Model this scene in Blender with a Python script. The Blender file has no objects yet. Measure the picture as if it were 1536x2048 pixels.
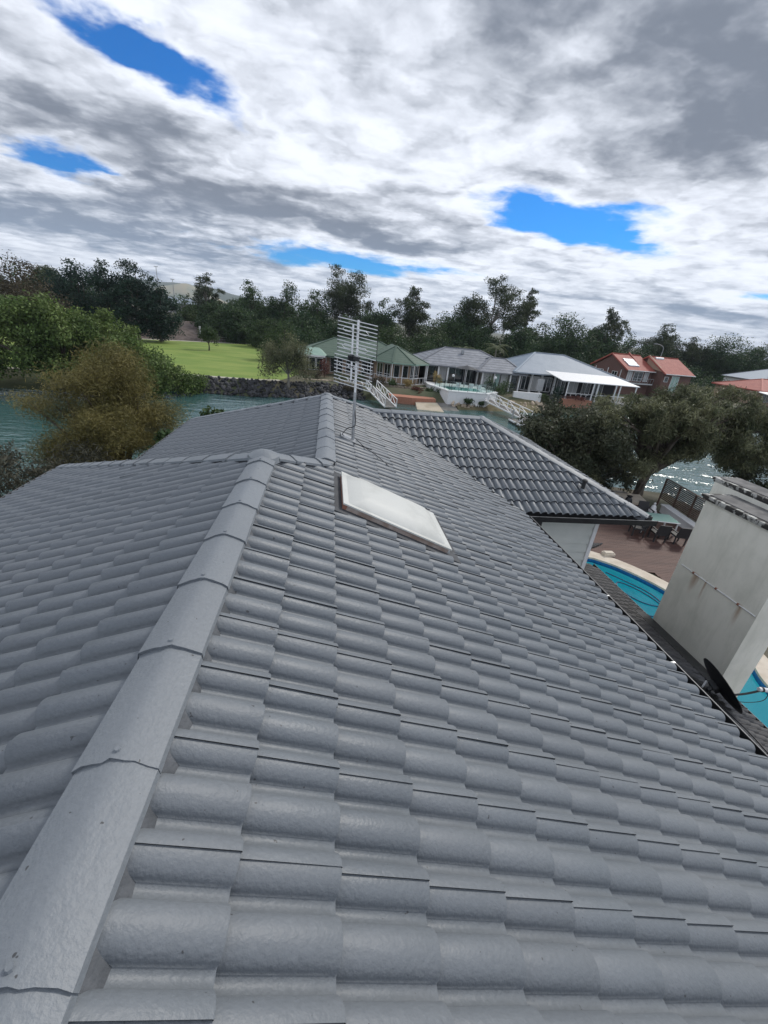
import bpy, bmesh, math, random
import numpy as np
from mathutils import Vector, Matrix

random.seed(7)
RNG = np.random.default_rng(7)
SC = bpy.context.scene
COL = SC.collection

# ------------------------------------------------------------------ camera
CAM_Z = 8.3
ROLL, PITCH, YAW = math.radians(5.9), math.radians(24.5), math.radians(9.01)
def make_camera():
    cd = bpy.data.cameras.new('camera'); co = bpy.data.objects.new('camera', cd); COL.objects.link(co)
    cd.sensor_fit = 'VERTICAL'; cd.sensor_height = 24.0; cd.lens = 837.0 / 2048.0 * 24.0
    cd.clip_start = 0.05; cd.clip_end = 20000
    fw = Vector((math.sin(YAW) * math.cos(PITCH), math.cos(YAW) * math.cos(PITCH), -math.sin(PITCH)))
    right0 = Vector((math.cos(YAW), -math.sin(YAW), 0)); up0 = right0.cross(fw)
    right = right0 * math.cos(ROLL) + up0 * math.sin(ROLL)
    up = -right0 * math.sin(ROLL) + up0 * math.cos(ROLL)
    m = Matrix((right, up, -fw)).transposed().to_4x4(); m.translation = (0, 0, CAM_Z)
    co.matrix_world = m
    SC.camera = co
make_camera()

# ------------------------------------------------------------------ node helper
class NT:
    def __init__(s, tree):
        s.t = tree; s.n = tree.nodes; s.l = tree.links
    def new(s, kind, **kw):
        nd = s.n.new(kind)
        for k, v in kw.items(): setattr(nd, k, v)
        return nd
    def put(s, sock, val):
        if isinstance(val, bpy.types.NodeSocket): s.l.new(val, sock)
        elif val is not None: sock.default_value = val
    def math(s, op, a, b=None, c=None, clamp=False):
        nd = s.new('ShaderNodeMath', operation=op, use_clamp=clamp)
        s.put(nd.inputs[0], a); s.put(nd.inputs[1], b)
        if c is not None: s.put(nd.inputs[2], c)
        return nd.outputs[0]
    def vmath(s, op, a, b=None):
        nd = s.new('ShaderNodeVectorMath', operation=op); s.put(nd.inputs[0], a)
        if b is not None: s.put(nd.inputs[1], b)
        return nd.outputs[0]
    def noise(s, vec, scale, detail=4, rough=0.5, dist=0.0, col=False):
        nd = s.new('ShaderNodeTexNoise'); s.put(nd.inputs['Vector'], vec)
        nd.inputs['Scale'].default_value = scale; nd.inputs['Detail'].default_value = detail
        nd.inputs['Roughness'].default_value = rough; nd.inputs['Distortion'].default_value = dist
        return nd.outputs['Color' if col else 'Fac']
    def ramp(s, fac, a, b):
        nd = s.new('ShaderNodeMapRange', interpolation_type='SMOOTHSTEP'); s.put(nd.inputs[0], fac)
        nd.inputs[1].default_value = a; nd.inputs[2].default_value = b
        return nd.outputs[0]
    def mix(s, fac, a, b, blend='MIX'):
        nd = s.new('ShaderNodeMix', data_type='RGBA', blend_type=blend)
        s.put(nd.inputs[0], fac)
        for i, v in ((6, a), (7, b)):
            s.put(nd.inputs[i], v if isinstance(v, bpy.types.NodeSocket) else (*v, 1.0))
        return nd.outputs[2]
    def comb(s, x, y, z=0.0):
        nd = s.new('ShaderNodeCombineXYZ')
        for i, v in enumerate((x, y, z)): s.put(nd.inputs[i], v)
        return nd.outputs[0]
    def sep(s, v):
        nd = s.new('ShaderNodeSeparateXYZ'); s.put(nd.inputs[0], v); return nd.outputs

# ------------------------------------------------------------------ world, sun, exposure
SUN_AZ, SUN_EL = math.radians(53), math.radians(43)     # azimuth from +Y towards +X
def make_world():
    w = bpy.data.worlds.new('World'); SC.world = w; w.use_nodes = True
    w.cycles.sampling_method = 'MANUAL'; w.cycles.sample_map_resolution = 512
    T = NT(w.node_tree); T.n.clear()
    sky = T.new('ShaderNodeTexSky', sky_type='NISHITA'); sky.sun_disc = False
    sky.sun_elevation = SUN_EL; sky.sun_rotation = SUN_AZ; sky.ozone_density = 2.5; sky.dust_density = 0.3
    co = T.new('ShaderNodeTexCoord').outputs['Generated']
    nrm = T.vmath('NORMALIZE', co); s = T.sep(nrm)
    zz = T.math('ADD', T.math('ABSOLUTE', s[2]), 0.12)
    qx = T.math('DIVIDE', s[0], zz); qy = T.math('DIVIDE', s[1], zz)
    q = T.comb(qx, qy)
    warp = T.noise(q, 1.5, 5, 0.55, col=True)
    qw = T.vmath('ADD', q, T.vmath('MULTIPLY', T.vmath('SUBTRACT', warp, (0.5, 0.5, 0.5)), (0.85, 0.85, 0.0)))
    sw = T.sep(qw)
    def blob(cx, cy, rx, ry, ang=0.0):
        ca, sa = math.cos(ang), math.sin(ang)
        dx = T.math('SUBTRACT', sw[0], cx); dy = T.math('SUBTRACT', sw[1], cy)
        u = T.math('ADD', T.math('MULTIPLY', dx, ca / rx), T.math('MULTIPLY', dy, sa / rx))
        v = T.math('ADD', T.math('MULTIPLY', dx, -sa / ry), T.math('MULTIPLY', dy, ca / ry))
        d = T.math('ADD', T.math('MULTIPLY', u, u), T.math('MULTIPLY', v, v))
        return T.math('EXPONENT', T.math('MULTIPLY', d, -1.0))
    def total(lst):
        r = lst[0]
        for x in lst[1:]: r = T.math('ADD', r, x)
        return r
    # breaks in the cloud, heavy cells and thin bright places
    gap = total([blob(1.15, 2.75, 0.50, 0.24, -0.1), blob(1.75, 2.95, 0.55, 0.20, -0.05), T.math('MULTIPLY', blob(-0.64, 2.05, 0.12, 0.40, -0.48), 0.86), blob(-1.45, 2.95, 0.26, 0.26),
                 blob(0.1, 4.45, 1.05, 0.42), blob(3.4, 3.0, 0.3, 0.3), blob(-3.6, 0.6, 0.8, 0.4), blob(1.0, -1.6, 0.9, 0.5), blob(-0.8, -3.6, 1.2, 0.4), blob(3.8, -0.9, 0.8, 0.5)])
    heavy = total([blob(1.35, 1.65, 0.62, 0.42), blob(-1.05, 2.6, 0.5, 0.3), blob(0.4, 3.7, 0.7, 0.3), blob(-2.3, 3.9, 1.0, 0.5), blob(-0.7, 3.35, 0.9, 0.35), blob(-1.0, 4.6, 1.0, 0.6),
                   blob(3.6, 4.0, 0.7, 0.25), blob(0.55, 1.35, 0.3, 0.3), blob(-1.6, -0.6, 0.7, 0.5), blob(1.2, -2.8, 0.9, 0.4), blob(2.6, 0.2, 0.6, 0.5), blob(-0.2, 0.1, 0.5, 0.4)])
    rot = T.new('ShaderNodeMapping'); T.put(rot.inputs['Vector'], qw)
    rot.inputs['Rotation'].default_value = (0, 0, 0.55); rot.inputs['Scale'].default_value = (1.0, 1.7, 1.0)
    n1 = T.noise(rot.outputs[0], 0.8, 7, 0.55, 0.2)
    n2 = T.noise(rot.outputs[0], 1.5, 6, 0.52, 0.4)
    n3 = T.noise(q, 4.0, 5, 0.55)
    cover = T.math('SUBTRACT', T.math('ADD', n1, 0.30), T.math('MULTIPLY', gap, 0.62))
    cover = T.math('ADD', cover, T.math('MULTIPLY', T.math('SUBTRACT', T.noise(q, 4.5, 9, 0.65), 0.5), 0.50))
    cov = T.ramp(cover, 0.30, 0.60)
    thick = T.math('ADD', T.math('MULTIPLY', n2, 0.80), T.math('MULTIPLY', n3, 0.26))
    thick = T.math('ADD', thick, T.math('MULTIPLY', heavy, 0.36))
    bright = total([blob(0.72, 1.5, 0.12, 0.22), blob(1.9, 2.35, 0.5, 0.22), blob(0.25, 2.5, 0.5, 0.35), blob(2.6, 3.4, 0.9, 0.3), blob(-0.2, 4.0, 0.7, 0.2), blob(-0.9, 1.45, 0.2, 0.3), blob(-2.2, -1.8, 0.6, 0.4), blob(2.0, -0.8, 0.6, 0.5), blob(-2.6, 1.2, 0.5, 0.4)])
    thick = T.math('SUBTRACT', thick, T.math('MULTIPLY', bright, 0.13))
    edge = T.ramp(cover, 0.85, 0.45)                       # thin rims glow
    thick = T.math('SUBTRACT', thick, T.math('MULTIPLY', edge, 0.16))
    n4 = T.noise(q, 8.0, 4, 0.5)
    thick = T.math('ADD', thick, T.math('MULTIPLY', T.math('SUBTRACT', n4, 0.5), 0.12))
    vo = T.new('ShaderNodeTexVoronoi', feature='SMOOTH_F1', voronoi_dimensions='2D'); T.put(vo.inputs['Vector'], T.vmath('ADD', q, T.vmath('MULTIPLY', T.noise(q, 3.0, 5, 0.6, col=True), (0.55, 0.55, 0.0))))
    vo.inputs['Scale'].default_value = 3.2; vo.inputs['Detail'].default_value = 2.0; vo.inputs['Roughness'].default_value = 0.55; vo.inputs['Smoothness'].default_value = 0.6; vo.normalize = True
    puff = T.math('SUBTRACT', vo.outputs['Distance'], 0.32)
    thick = T.math('ADD', thick, T.math('MULTIPLY', puff, 0.75))
    shade = T.ramp(thick, 0.26, 0.90)
    low = T.ramp(s[2], 0.0, 0.22)
    white = T.mix(low, (0.68, 0.72, 0.79), (0.68, 0.715, 0.79))
    grey = T.mix(low, (0.19, 0.25, 0.345), (0.150, 0.174, 0.218))
    cloud = T.mix(shade, white, grey)
    blue = T.mix(1.0, sky.outputs[0], (0.009, 0.044, 0.084), 'MULTIPLY')
    colr = T.mix(cov, blue, cloud)
    bg = T.new('ShaderNodeBackground'); T.put(bg.inputs[0], colr); bg.inputs[1].default_value = 1.0
    out = T.new('ShaderNodeOutputWorld'); T.l.new(bg.outputs[0], out.inputs[0])
make_world()

def make_sun():
    ld = bpy.data.lights.new('sun', 'SUN'); lo = bpy.data.objects.new('sun', ld); COL.objects.link(lo)
    ld.energy = 1.5; ld.angle = math.radians(10); ld.color = (1.0, 0.95, 0.88)
    d = Vector((math.sin(SUN_AZ) * math.cos(SUN_EL), math.cos(SUN_AZ) * math.cos(SUN_EL), math.sin(SUN_EL)))
    lo.rotation_euler = d.to_track_quat('Z', 'Y').to_euler(); lo.location = d * 60
make_sun()
SC.view_settings.view_transform = 'Standard'; SC.view_settings.look = 'None'
SC.view_settings.exposure = 0.58; SC.view_settings.gamma = 1.0; SC.view_settings.use_curve_mapping = False
SC.cycles.max_bounces = 5; SC.cycles.diffuse_bounces = 2; SC.cycles.glossy_bounces = 2
SC.cycles.transmission_bounces = 4; SC.cycles.transparent_max_bounces = 8
SC.cycles.use_denoising = True

# ------------------------------------------------------------------ materials
MATS = {}
def pmat(name, c1, c2=None, scale=1.0, rough=0.7, bump=0.0, bscale=20.0, metal=0.0, spec=0.5, detail=5,
         world=True, stretch=(1, 1, 1), island=0.0, lo=0.35, hi=0.65, transl=0.0, bdist=0.01):
    m = bpy.data.materials.new(name); m.use_nodes = True; T = NT(m.node_tree)
    b = T.n['Principled BSDF']
    if world: co = T.new('ShaderNodeNewGeometry').outputs['Position']
    else: co = T.new('ShaderNodeTexCoord').outputs['Object']
    mp = T.new('ShaderNodeMapping'); T.put(mp.inputs['Vector'], co); mp.inputs['Scale'].default_value = stretch
    co = mp.outputs[0]
    col = None
    if c2 is not None:
        fac = T.ramp(T.noise(co, scale, detail, 0.6), lo, hi)
        col = T.mix(fac, c1, c2)
    if island > 0:
        r = T.new('ShaderNodeNewGeometry').outputs['Random Per Island']
        v = T.math('ADD', T.math('MULTIPLY', r, island), 1.0 - island * 0.5)
        hs = T.new('ShaderNodeHueSaturation'); T.put(hs.inputs['Value'], v)
        T.put(hs.inputs['Color'], col if col is not None else (*c1, 1)); col = hs.outputs[0]
    if col is not None: T.put(b.inputs['Base Color'], col)
    else: b.inputs['Base Color'].default_value = (*c1, 1)
    b.inputs['Roughness'].default_value = rough; b.inputs['Metallic'].default_value = metal
    b.inputs['Specular IOR Level'].default_value = spec
    if bump > 0:
        bn = T.new('ShaderNodeBump'); bn.inputs['Strength'].default_value = bump; bn.inputs['Distance'].default_value = bdist
        T.put(bn.inputs['Height'], T.noise(co, bscale, 3, 0.55)); T.put(b.inputs['Normal'], bn.outputs[0])
    if transl > 0:
        tr = T.new('ShaderNodeBsdfTranslucent')
        T.put(tr.inputs[0], col if col is not None else (*c1, 1))
        ms = T.new('ShaderNodeMixShader'); ms.inputs[0].default_value = transl
        T.l.new(b.outputs[0], ms.inputs[1]); T.l.new(tr.outputs[0], ms.inputs[2])
        T.l.new(ms.outputs[0], T.n['Material Output'].inputs[0])
    MATS[name] = m
    return m

def tile_paint(name, c1, c2, rough, grime):
    m = bpy.data.materials.new(name); m.use_nodes = True; T = NT(m.node_tree); b = T.n['Principled BSDF']
    g = T.new('ShaderNodeNewGeometry'); p = g.outputs['Position']
    big = T.ramp(T.noise(p, 1.3, 5, 0.6), 0.3, 0.7); fine = T.ramp(T.noise(p, 60, 4, 0.6), 0.3, 0.7)
    col = T.mix(big, c1, c2)
    col = T.mix(T.math('MULTIPLY', fine, 0.25), col, tuple(x * 0.72 for x in c1))
    ob = T.new('ShaderNodeObjectInfo').outputs['Random']
    v = T.math('ADD', T.math('MULTIPLY', ob, 0.10), 0.95)
    hs = T.new('ShaderNodeHueSaturation'); T.put(hs.inputs['Value'], v); T.put(hs.inputs['Color'], col); col = hs.outputs[0]
    spots = T.ramp(T.noise(p, 38, 2, 0.5), 0.735, 0.76)    # small dark specks of dirt
    col = T.mix(T.math('MULTIPLY', spots, grime), col, (0.035, 0.034, 0.034))
    T.put(b.inputs['Base Color'], col)
    T.put(b.inputs['Roughness'], T.math('ADD', T.math('MULTIPLY', big, 0.12), rough))
    b.inputs['Specular IOR Level'].default_value = 0.45
    h = T.math('ADD', T.math('MULTIPLY', T.noise(p, 75, 3, 0.55), 1.0), T.math('MULTIPLY', T.noise(p, 14, 2, 0.5), 0.8))
    bn = T.new('ShaderNodeBump'); bn.inputs['Strength'].default_value = 0.42; bn.inputs['Distance'].default_value = 0.006
    T.put(bn.inputs['Height'], h); T.put(b.inputs['Normal'], bn.outputs[0])
    return m
M_TILE = tile_paint('grey roof paint', (0.150, 0.168, 0.186), (0.170, 0.186, 0.203), 0.43, 0.75)
M_CAP = tile_paint('grey ridge paint', (0.185, 0.205, 0.226), (0.205, 0.224, 0.244), 0.46, 0.8)
M_LOWTILE = tile_paint('weathered dark tile', (0.060, 0.060, 0.064), (0.085, 0.082, 0.08), 0.6, 0.5)
M_BUTT = pmat('bare edge and gap shade', (0.020, 0.020, 0.022), (0.045, 0.045, 0.048), 9, 0.85)  # unpainted tile ends, coloured darker to include the shadow gap beneath
M_BED = pmat('mortar', (0.07, 0.077, 0.086), (0.11, 0.118, 0.13), 14, 0.75, 0.5, 60)
M_BLACK = pmat('black gutter', (0.016, 0.017, 0.019), (0.024, 0.025, 0.027), 3, 0.45)
M_LIP = pmat('worn gutter lip', (0.16, 0.165, 0.17), (0.07, 0.075, 0.08), 5, 0.5)
M_CREAM = pmat('cream boards', (0.56, 0.585, 0.55), (0.62, 0.64, 0.60), 2.5, 0.6)
M_WHITE = pmat('white paint', (0.74, 0.75, 0.75), (0.80, 0.80, 0.80), 3, 0.5)
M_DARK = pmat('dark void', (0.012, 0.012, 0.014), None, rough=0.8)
M_GLASS = pmat('dark glass', (0.012, 0.018, 0.022), None, rough=0.06, spec=0.8)
M_GLASSL = pmat('pale glass', (0.28, 0.42, 0.38), None, rough=0.08, spec=0.7)
M_STEEL = pmat('dull steel', (0.42, 0.43, 0.44), (0.30, 0.31, 0.32), 20, 0.42, metal=0.75)
M_ALU = pmat('bright aluminium', (0.80, 0.81, 0.82), (0.7, 0.71, 0.72), 12, 0.4, metal=0.1)
M_BLKPL = pmat('black plastic', (0.012, 0.013, 0.015), None, rough=0.42)
M_ACRYL = pmat('white acrylic', (0.50, 0.51, 0.48), (0.64, 0.65, 0.62), 2.2, 0.55, transl=0.12, detail=8, lo=0.28, hi=0.55)
M_CURB = pmat('red brown timber', (0.26, 0.10, 0.065), (0.33, 0.15, 0.10), 14, 0.6)
M_LEAD = pmat('lead flashing', (0.040, 0.044, 0.050), (0.065, 0.07, 0.078), 6, 0.7)

# ------------------------------------------------------------------ mesh helpers
def tag(o, label=None, cat=None, group=None, kind=None):
    if label: o['label'] = label
    if cat: o['category'] = cat
    if group: o['group'] = group
    if kind: o['kind'] = kind
    return o
def empty(name, loc=(0, 0, 0), rz=0.0, label=None, cat=None, group=None):
    o = bpy.data.objects.new(name, None); COL.objects.link(o); o.empty_display_size = 0.3
    o.location = loc; o.rotation_euler = (0, 0, rz)
    return tag(o, label, cat, group)
def link(name, me, parent=None):
    o = bpy.data.objects.new(name, me); COL.objects.link(o)
    if parent: o.parent = parent
    return o
def fast_mesh(name, verts, faces, mat, smooth=False, mat2=None, mi=None):
    """verts Nx3 array, faces MxK array of one polygon size"""
    verts = np.asarray(verts, dtype=np.float32); faces = np.asarray(faces, dtype=np.int32)
    me = bpy.data.meshes.new(name); k = faces.shape[1]; m = len(faces)
    me.vertices.add(len(verts)); me.vertices.foreach_set('co', verts.ravel())
    me.loops.add(m * k); me.loops.foreach_set('vertex_index', faces.ravel())
    me.polygons.add(m); me.polygons.foreach_set('loop_start', np.arange(0, m * k, k, dtype=np.int32))
    me.polygons.foreach_set('loop_total', np.full(m, k, dtype=np.int32))
    if smooth: me.polygons.foreach_set('use_smooth', np.ones(m, dtype=bool))
    me.materials.append(mat)
    if mat2 is not None:
        me.materials.append(mat2); me.polygons.foreach_set('material_index', np.asarray(mi, dtype=np.int32))
    me.update(calc_edges=True)
    return me
class MB:
    def __init__(s): s.v = []; s.f = []
    def quad(s, *p):
        i = len(s.v); s.v += [tuple(x) for x in p]; s.f.append(tuple(range(i, i + len(p)))); return s
    def hexa(s, a):                                   # 8 corners: 0-3 bottom ring, 4-7 top ring (counter-clockwise from above)
        i = len(s.v); s.v += [tuple(x) for x in a]
        for q in ((3, 2, 1, 0), (4, 5, 6, 7), (0, 1, 5, 4), (1, 2, 6, 5), (2, 3, 7, 6), (3, 0, 4, 7)):
            s.f.append(tuple(i + k for k in q))
        return s
    def box(s, x0, x1, y0, y1, z0, z1):
        return s.hexa([(x0, y0, z0), (x1, y0, z0), (x1, y1, z0), (x0, y1, z0), (x0, y0, z1), (x1, y0, z1), (x1, y1, z1), (x0, y1, z1)])
    def bar(s, p, q, w, h, up=(0, 0, 1)):
        p, q = Vector(p), Vector(q); d = (q - p).normalized(); u = Vector(up)
        if abs(d.dot(u)) > 0.97: u = Vector((0, 1, 0))
        sd = d.cross(u).normalized() * (w / 2); uu = sd.normalized().cross(d) * (h / 2)
        return s.hexa([p - sd - uu, q - sd - uu, q + sd - uu, p + sd - uu, p - sd + uu, q - sd + uu, q + sd + uu, p + sd + uu])
    def tube(s, pts, rads, n=8, cap=True):
        pts = [Vector(p) for p in pts]
        if not hasattr(rads, '__len__'): rads = [rads] * len(pts)
        base = len(s.v)
        for i, p in enumerate(pts):
            d = (pts[min(i + 1, len(pts) - 1)] - pts[max(i - 1, 0)]).normalized()
            a = d.cross(Vector((0.13, 0.21, 0.97)))
            if a.length < 0.15: a = d.cross(Vector((1, 0, 0)))
            a.normalize(); b = d.cross(a)
            for k in range(n):
                t = 2 * math.pi * k / n; s.v.append(tuple(p + (a * math.cos(t) + b * math.sin(t)) * rads[i]))
        for i in range(len(pts) - 1):
            for k in range(n):
                s.f.append((base + i * n + k, base + i * n + (k + 1) % n, base + (i + 1) * n + (k + 1) % n, base + (i + 1) * n + k))
        if cap:
            s.f.append(tuple(base + k for k in reversed(range(n)))); e = base + (len(pts) - 1) * n
            s.f.append(tuple(e + k for k in range(n)))
        return s
    def prism(s, pts, z0, z1):                        # pts 2-D outline, counter-clockwise
        i = len(s.v); n = len(pts)
        s.v += [(x, y, z0) for x, y in pts] + [(x, y, z1) for x, y in pts]
        s.f.append(tuple(i + k for k in reversed(range(n)))); s.f.append(tuple(i + n + k for k in range(n)))
        for k in range(n): s.f.append((i + k, i + (k + 1) % n, i + n + (k + 1) % n, i + n + k))
        return s
    def mesh(s, name, mat, smooth=False):
        me = bpy.data.meshes.new(name); me.from_pydata(s.v, [], s.f); me.materials.append(mat)
        if smooth:
            me.polygons.foreach_set('use_smooth', np.ones(len(me.polygons), dtype=bool))
            me.set_sharp_from_angle(angle=math.radians(38))
        me.update(); return me
    def build(s, name, mat, parent=None, smooth=False):
        return link(name, s.mesh(name, mat, smooth), parent)
def struct(name, mb_or_mesh, mat=None, parent=None):
    o = mb_or_mesh.build(name, mat, parent) if isinstance(mb_or_mesh, MB) else link(name, mb_or_mesh, parent)
    o['kind'] = 'structure'; return o
def smoothpath(pts, n=6):                             # Catmull-Rom
    P = [Vector(p) for p in pts]; P = [P[0]] + P + [P[-1]]; out = []
    for i in range(1, len(P) - 2):
        for k in range(n):
            t = k / n
            out.append(0.5 * ((2 * P[i]) + (P[i + 1] - P[i - 1]) * t + (2 * P[i - 1] - 5 * P[i] + 4 * P[i + 1] - P[i + 2]) * t * t
                              + (3 * P[i] - P[i - 1] - 3 * P[i + 1] + P[i + 2]) * t ** 3))
    return out + [P[-2]]
# ================================================================== setting: water, banks, ground
W_Z = -1.5
def water_mat(name, deep, rough, bs, bump, stretch=(1, 1, 1), dist=0.08):
    m = bpy.data.materials.new(name); m.use_nodes = True; T = NT(m.node_tree); b = T.n['Principled BSDF']
    p = T.new('ShaderNodeNewGeometry').outputs['Position']
    mp = T.new('ShaderNodeMapping'); T.put(mp.inputs['Vector'], p); mp.inputs['Scale'].default_value = stretch
    mp.inputs['Rotation'].default_value = (0, 0, 0.35)
    col = T.mix(T.noise(p, 0.12, 3), deep, tuple(x * 1.5 for x in deep)); T.put(b.inputs['Base Color'], col)
    b.inputs['Roughness'].default_value = rough; b.inputs['IOR'].default_value = 1.5; b.inputs['Specular IOR Level'].default_value = 0.6
    h = T.math('ADD', T.noise(mp.outputs[0], bs, 4, 0.6, 0.6), T.math('MULTIPLY', T.noise(mp.outputs[0], bs * 3.3, 3, 0.5), 0.35))
    bn = T.new('ShaderNodeBump'); bn.inputs['Strength'].default_value = bump; bn.inputs['Distance'].default_value = dist
    T.put(bn.inputs['Height'], h); T.put(b.inputs['Normal'], bn.outputs[0])
    return m
M_CANAL = water_mat('canal water', (0.036, 0.088, 0.086), 0.05, 0.5, 0.7, (0.55, 1.7, 1), 0.28)
struct('water', MB().quad((-900, -60, W_Z), (900, -60, W_Z), (900, 140, W_Z), (-900, 140, W_Z)), M_CANAL)

M_GROUND = pmat('far ground', (0.055, 0.07, 0.03), (0.10, 0.09, 0.055), 0.12, 0.9, 0.4, 2.0, bdist=0.1)
M_BANK = pmat('bank earth', (0.10, 0.085, 0.065), (0.17, 0.145, 0.11), 0.7, 0.9, 0.5, 5.0, bdist=0.1)
M_LAWN = pmat('park grass', (0.14, 0.225, 0.032), (0.215, 0.28, 0.055), 0.16, 0.9, 0.5, 8.0, bdist=0.05, stretch=(1, 2.2, 1))
M_PATH = pmat('pale path', (0.40, 0.37, 0.31), (0.48, 0.45, 0.39), 0.8, 0.9)
M_MULCH = pmat('brown mulch', (0.085, 0.065, 0.055), (0.15, 0.12, 0.105), 0.9, 0.95, 0.6, 6.0, bdist=0.15)

BANK = [(-900, 42), (-200, 43), (-60, 45), (-30, 48), (-18, 53), (-9, 53), (-2, 55), (4, 57), (8, 56.6), (15, 56), (22, 56.5), (30, 58), (45, 60), (70, 62), (120, 66), (300, 75), (900, 90)]
def far_ground():
    v, f = [], []
    rows = [(-0.8, -2.2), (0.2, -1.2), (2.2, -0.05), (6, 0.0), (30, 0.0), (60, 0.0), (110, 0.0), (400, 0.0), (2000, 0.0), (4300, 0.0)]
    n = len(BANK)
    for dy, z in rows:
        for x, y in BANK:
            k = min(4.5, max(1.0, dy / 300.0)); v.append((x * k, y + dy, z))
    for r in range(len(rows) - 1):
        for i in range(n - 1):
            f.append((r * n + i, r * n + i + 1, (r + 1) * n + i + 1, (r + 1) * n + i))
    o = struct('ground', fast_mesh('ground', v, f, M_GROUND))
far_ground()
LAWN = [(-60, 50), (-45, 48.5), (-30, 51), (-18.5, 55.6), (-9, 55.8), (-6, 58), (-4, 66), (-2.5, 82), (-3, 118), (-14.9, 115.5), (-26, 108.5), (-38.7, 100.6), (-60, 92)]
def sheet(name, pts, z, mat):
    bm = bmesh.new(); vs = [bm.verts.new((x, y, z)) for x, y in pts]; bm.faces.new(vs); bmesh.ops.triangulate(bm, faces=bm.faces[:])
    me = bpy.data.meshes.new(name); bm.to_mesh(me); bm.free(); me.materials.append(mat); return struct(name, me)
sheet('park_lawn', LAWN, 0.012, M_LAWN)
def strip(name, line, w, z, mat):
    v, f = [], []
    for i, p in enumerate(line):
        a = Vector(line[max(i - 1, 0)]); b = Vector(line[min(i + 1, len(line) - 1)]); d = (b - a).normalized(); nrm = Vector((-d.y, d.x))
        v += [(p[0] + nrm.x * w / 2, p[1] + nrm.y * w / 2, z), (p[0] - nrm.x * w / 2, p[1] - nrm.y * w / 2, z)]
    for i in range(len(line) - 1): f.append((2 * i + 1, 2 * i + 3, 2 * i + 2, 2 * i))
    return struct(name, fast_mesh(name, v, f, mat))
strip('path', [(-60, 91.5), (-38.7, 100.3), (-26, 108), (-14.9, 115), (-3, 117.5)], 1.6, 0.02, M_PATH)
strip('sand_strip', [(-34, 50.6), (-28, 52), (-18.3, 55.9), (-9, 56.2), (-6.2, 57.4)], 1.0, 0.024, M_PATH)
def embankment():
    v, f = [], []
    line = [(-75, 86), (-60, 93), (-38.7, 102), (-26, 110), (-14.9, 117), (-3, 120), (10, 121)]
    n = len(line)
    for dy, z in [(0, -0.05), (5, 1.6), (11, 3.0), (18, 3.2), (30, 0.0)]:
        for i, (x, y) in enumerate(line):
            k = [0.6, 0.9, 1.1, 1.15, 0.7, 0.35, 0.1][i]; v.append((x - dy * 0.3, y + dy, z * k + RNG.uniform(-0.1, 0.1) * (dy > 0)))
    for r in range(4):
        for i in range(n - 1): f.append((r * n + i, r * n + i + 1, (r + 1) * n + i + 1, (r + 1) * n + i))
    struct('embankment', fast_mesh('embankment', v, f, M_MULCH, True))
embankment()
M_HILL1 = pmat('far hill woods', (0.045, 0.065, 0.040), (0.075, 0.10, 0.06), 0.004, 1.0)
M_HILL2 = pmat('far hill pasture', (0.36, 0.31, 0.20), (0.17, 0.22, 0.17), 0.008, 1.0)
def hill(cx, cy, w, d, h, mat):
    v, f = [], []; n = 24
    for j in range(9):
        for i in range(n + 1):
            x = (i / n - 0.5) * 2; y = (j / 8 - 0.5) * 2
            z = h * max(0.0, 1 - x * x) ** 1.3 * max(0.0, 1 - y * y) * (1 + 0.12 * math.sin(5 * x + cx) + 0.03 * math.sin(13 * x))
            v.append((cx + x * w, cy + y * d, z - 2))
    for j in range(8):
        for i in range(n): a = j * (n + 1) + i; f.append((a, a + 1, a + n + 2, a + n + 1))
    struct('hill', fast_mesh('hill', v, f, mat, True))
hill(-900, 2700, 460, 300, 98, M_HILL1); hill(-650, 2650, 330, 250, 84, M_HILL1); hill(-690, 2300, 240, 160, 70, M_HILL2)

# near land: our block, a level lot with a wall to the water
M_YARD = pmat('yard ground', (0.07, 0.075, 0.045), (0.13, 0.115, 0.085), 0.6, 0.95, 0.5, 6, bdist=0.05)
NEAR = [(-14, -60), (40, -60), (32, -5), (24, 8), (22, 16), (21.6, 22.6), (14, 24.2), (0, 24.5), (-9, 21), (-14, 14)]
o = MB().prism(NEAR, -3.0, -0.06).build('garden_ground', M_YARD); o['kind'] = 'structure'

# rock armour along the park
M_ROCK = pmat('dark rock', (0.020, 0.021, 0.024), (0.062, 0.062, 0.066), 1.3, 0.8, 0.5, 9, island=0.9, bdist=0.05)
def rocks(name, line, per_m, width, z0, z1, smin, smax, mat):
    ico = bmesh.new(); bmesh.ops.create_icosphere(ico, subdivisions=1, radius=1)
    bv = np.array([v.co[:] for v in ico.verts]); bf = np.array([[v.index for v in q.verts] for q in ico.faces]); ico.free()
    V, F = [], []; off = 0
    for i in range(len(line) - 1):
        a, b = np.array(line[i]), np.array(line[i + 1]); Ls = np.linalg.norm(b - a); d = (b - a) / Ls; nr = np.array([-d[1], d[0]])
        for k in range(int(Ls * per_m)):
            t = RNG.uniform(0, Ls); u = RNG.uniform(0, 1); p = a + d * t + nr * (u * width)
            s = RNG.uniform(smin, smax) * RNG.uniform(0.6, 1.3, 3); vv = bv * (1 + RNG.uniform(-0.22, 0.22, (len(bv), 1))) * s
            an = RNG.uniform(0, 6.28); c, sn = math.cos(an), math.sin(an)
            vv = np.stack([vv[:, 0] * c - vv[:, 1] * sn, vv[:, 0] * sn + vv[:, 1] * c, vv[:, 2]], 1)
            V.append(vv + [p[0], p[1], z0 + (z1 - z0) * u]); F.append(bf + off); off += len(bv)
    o = link(name, fast_mesh(name, np.concatenate(V), np.concatenate(F), mat)); return o
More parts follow.
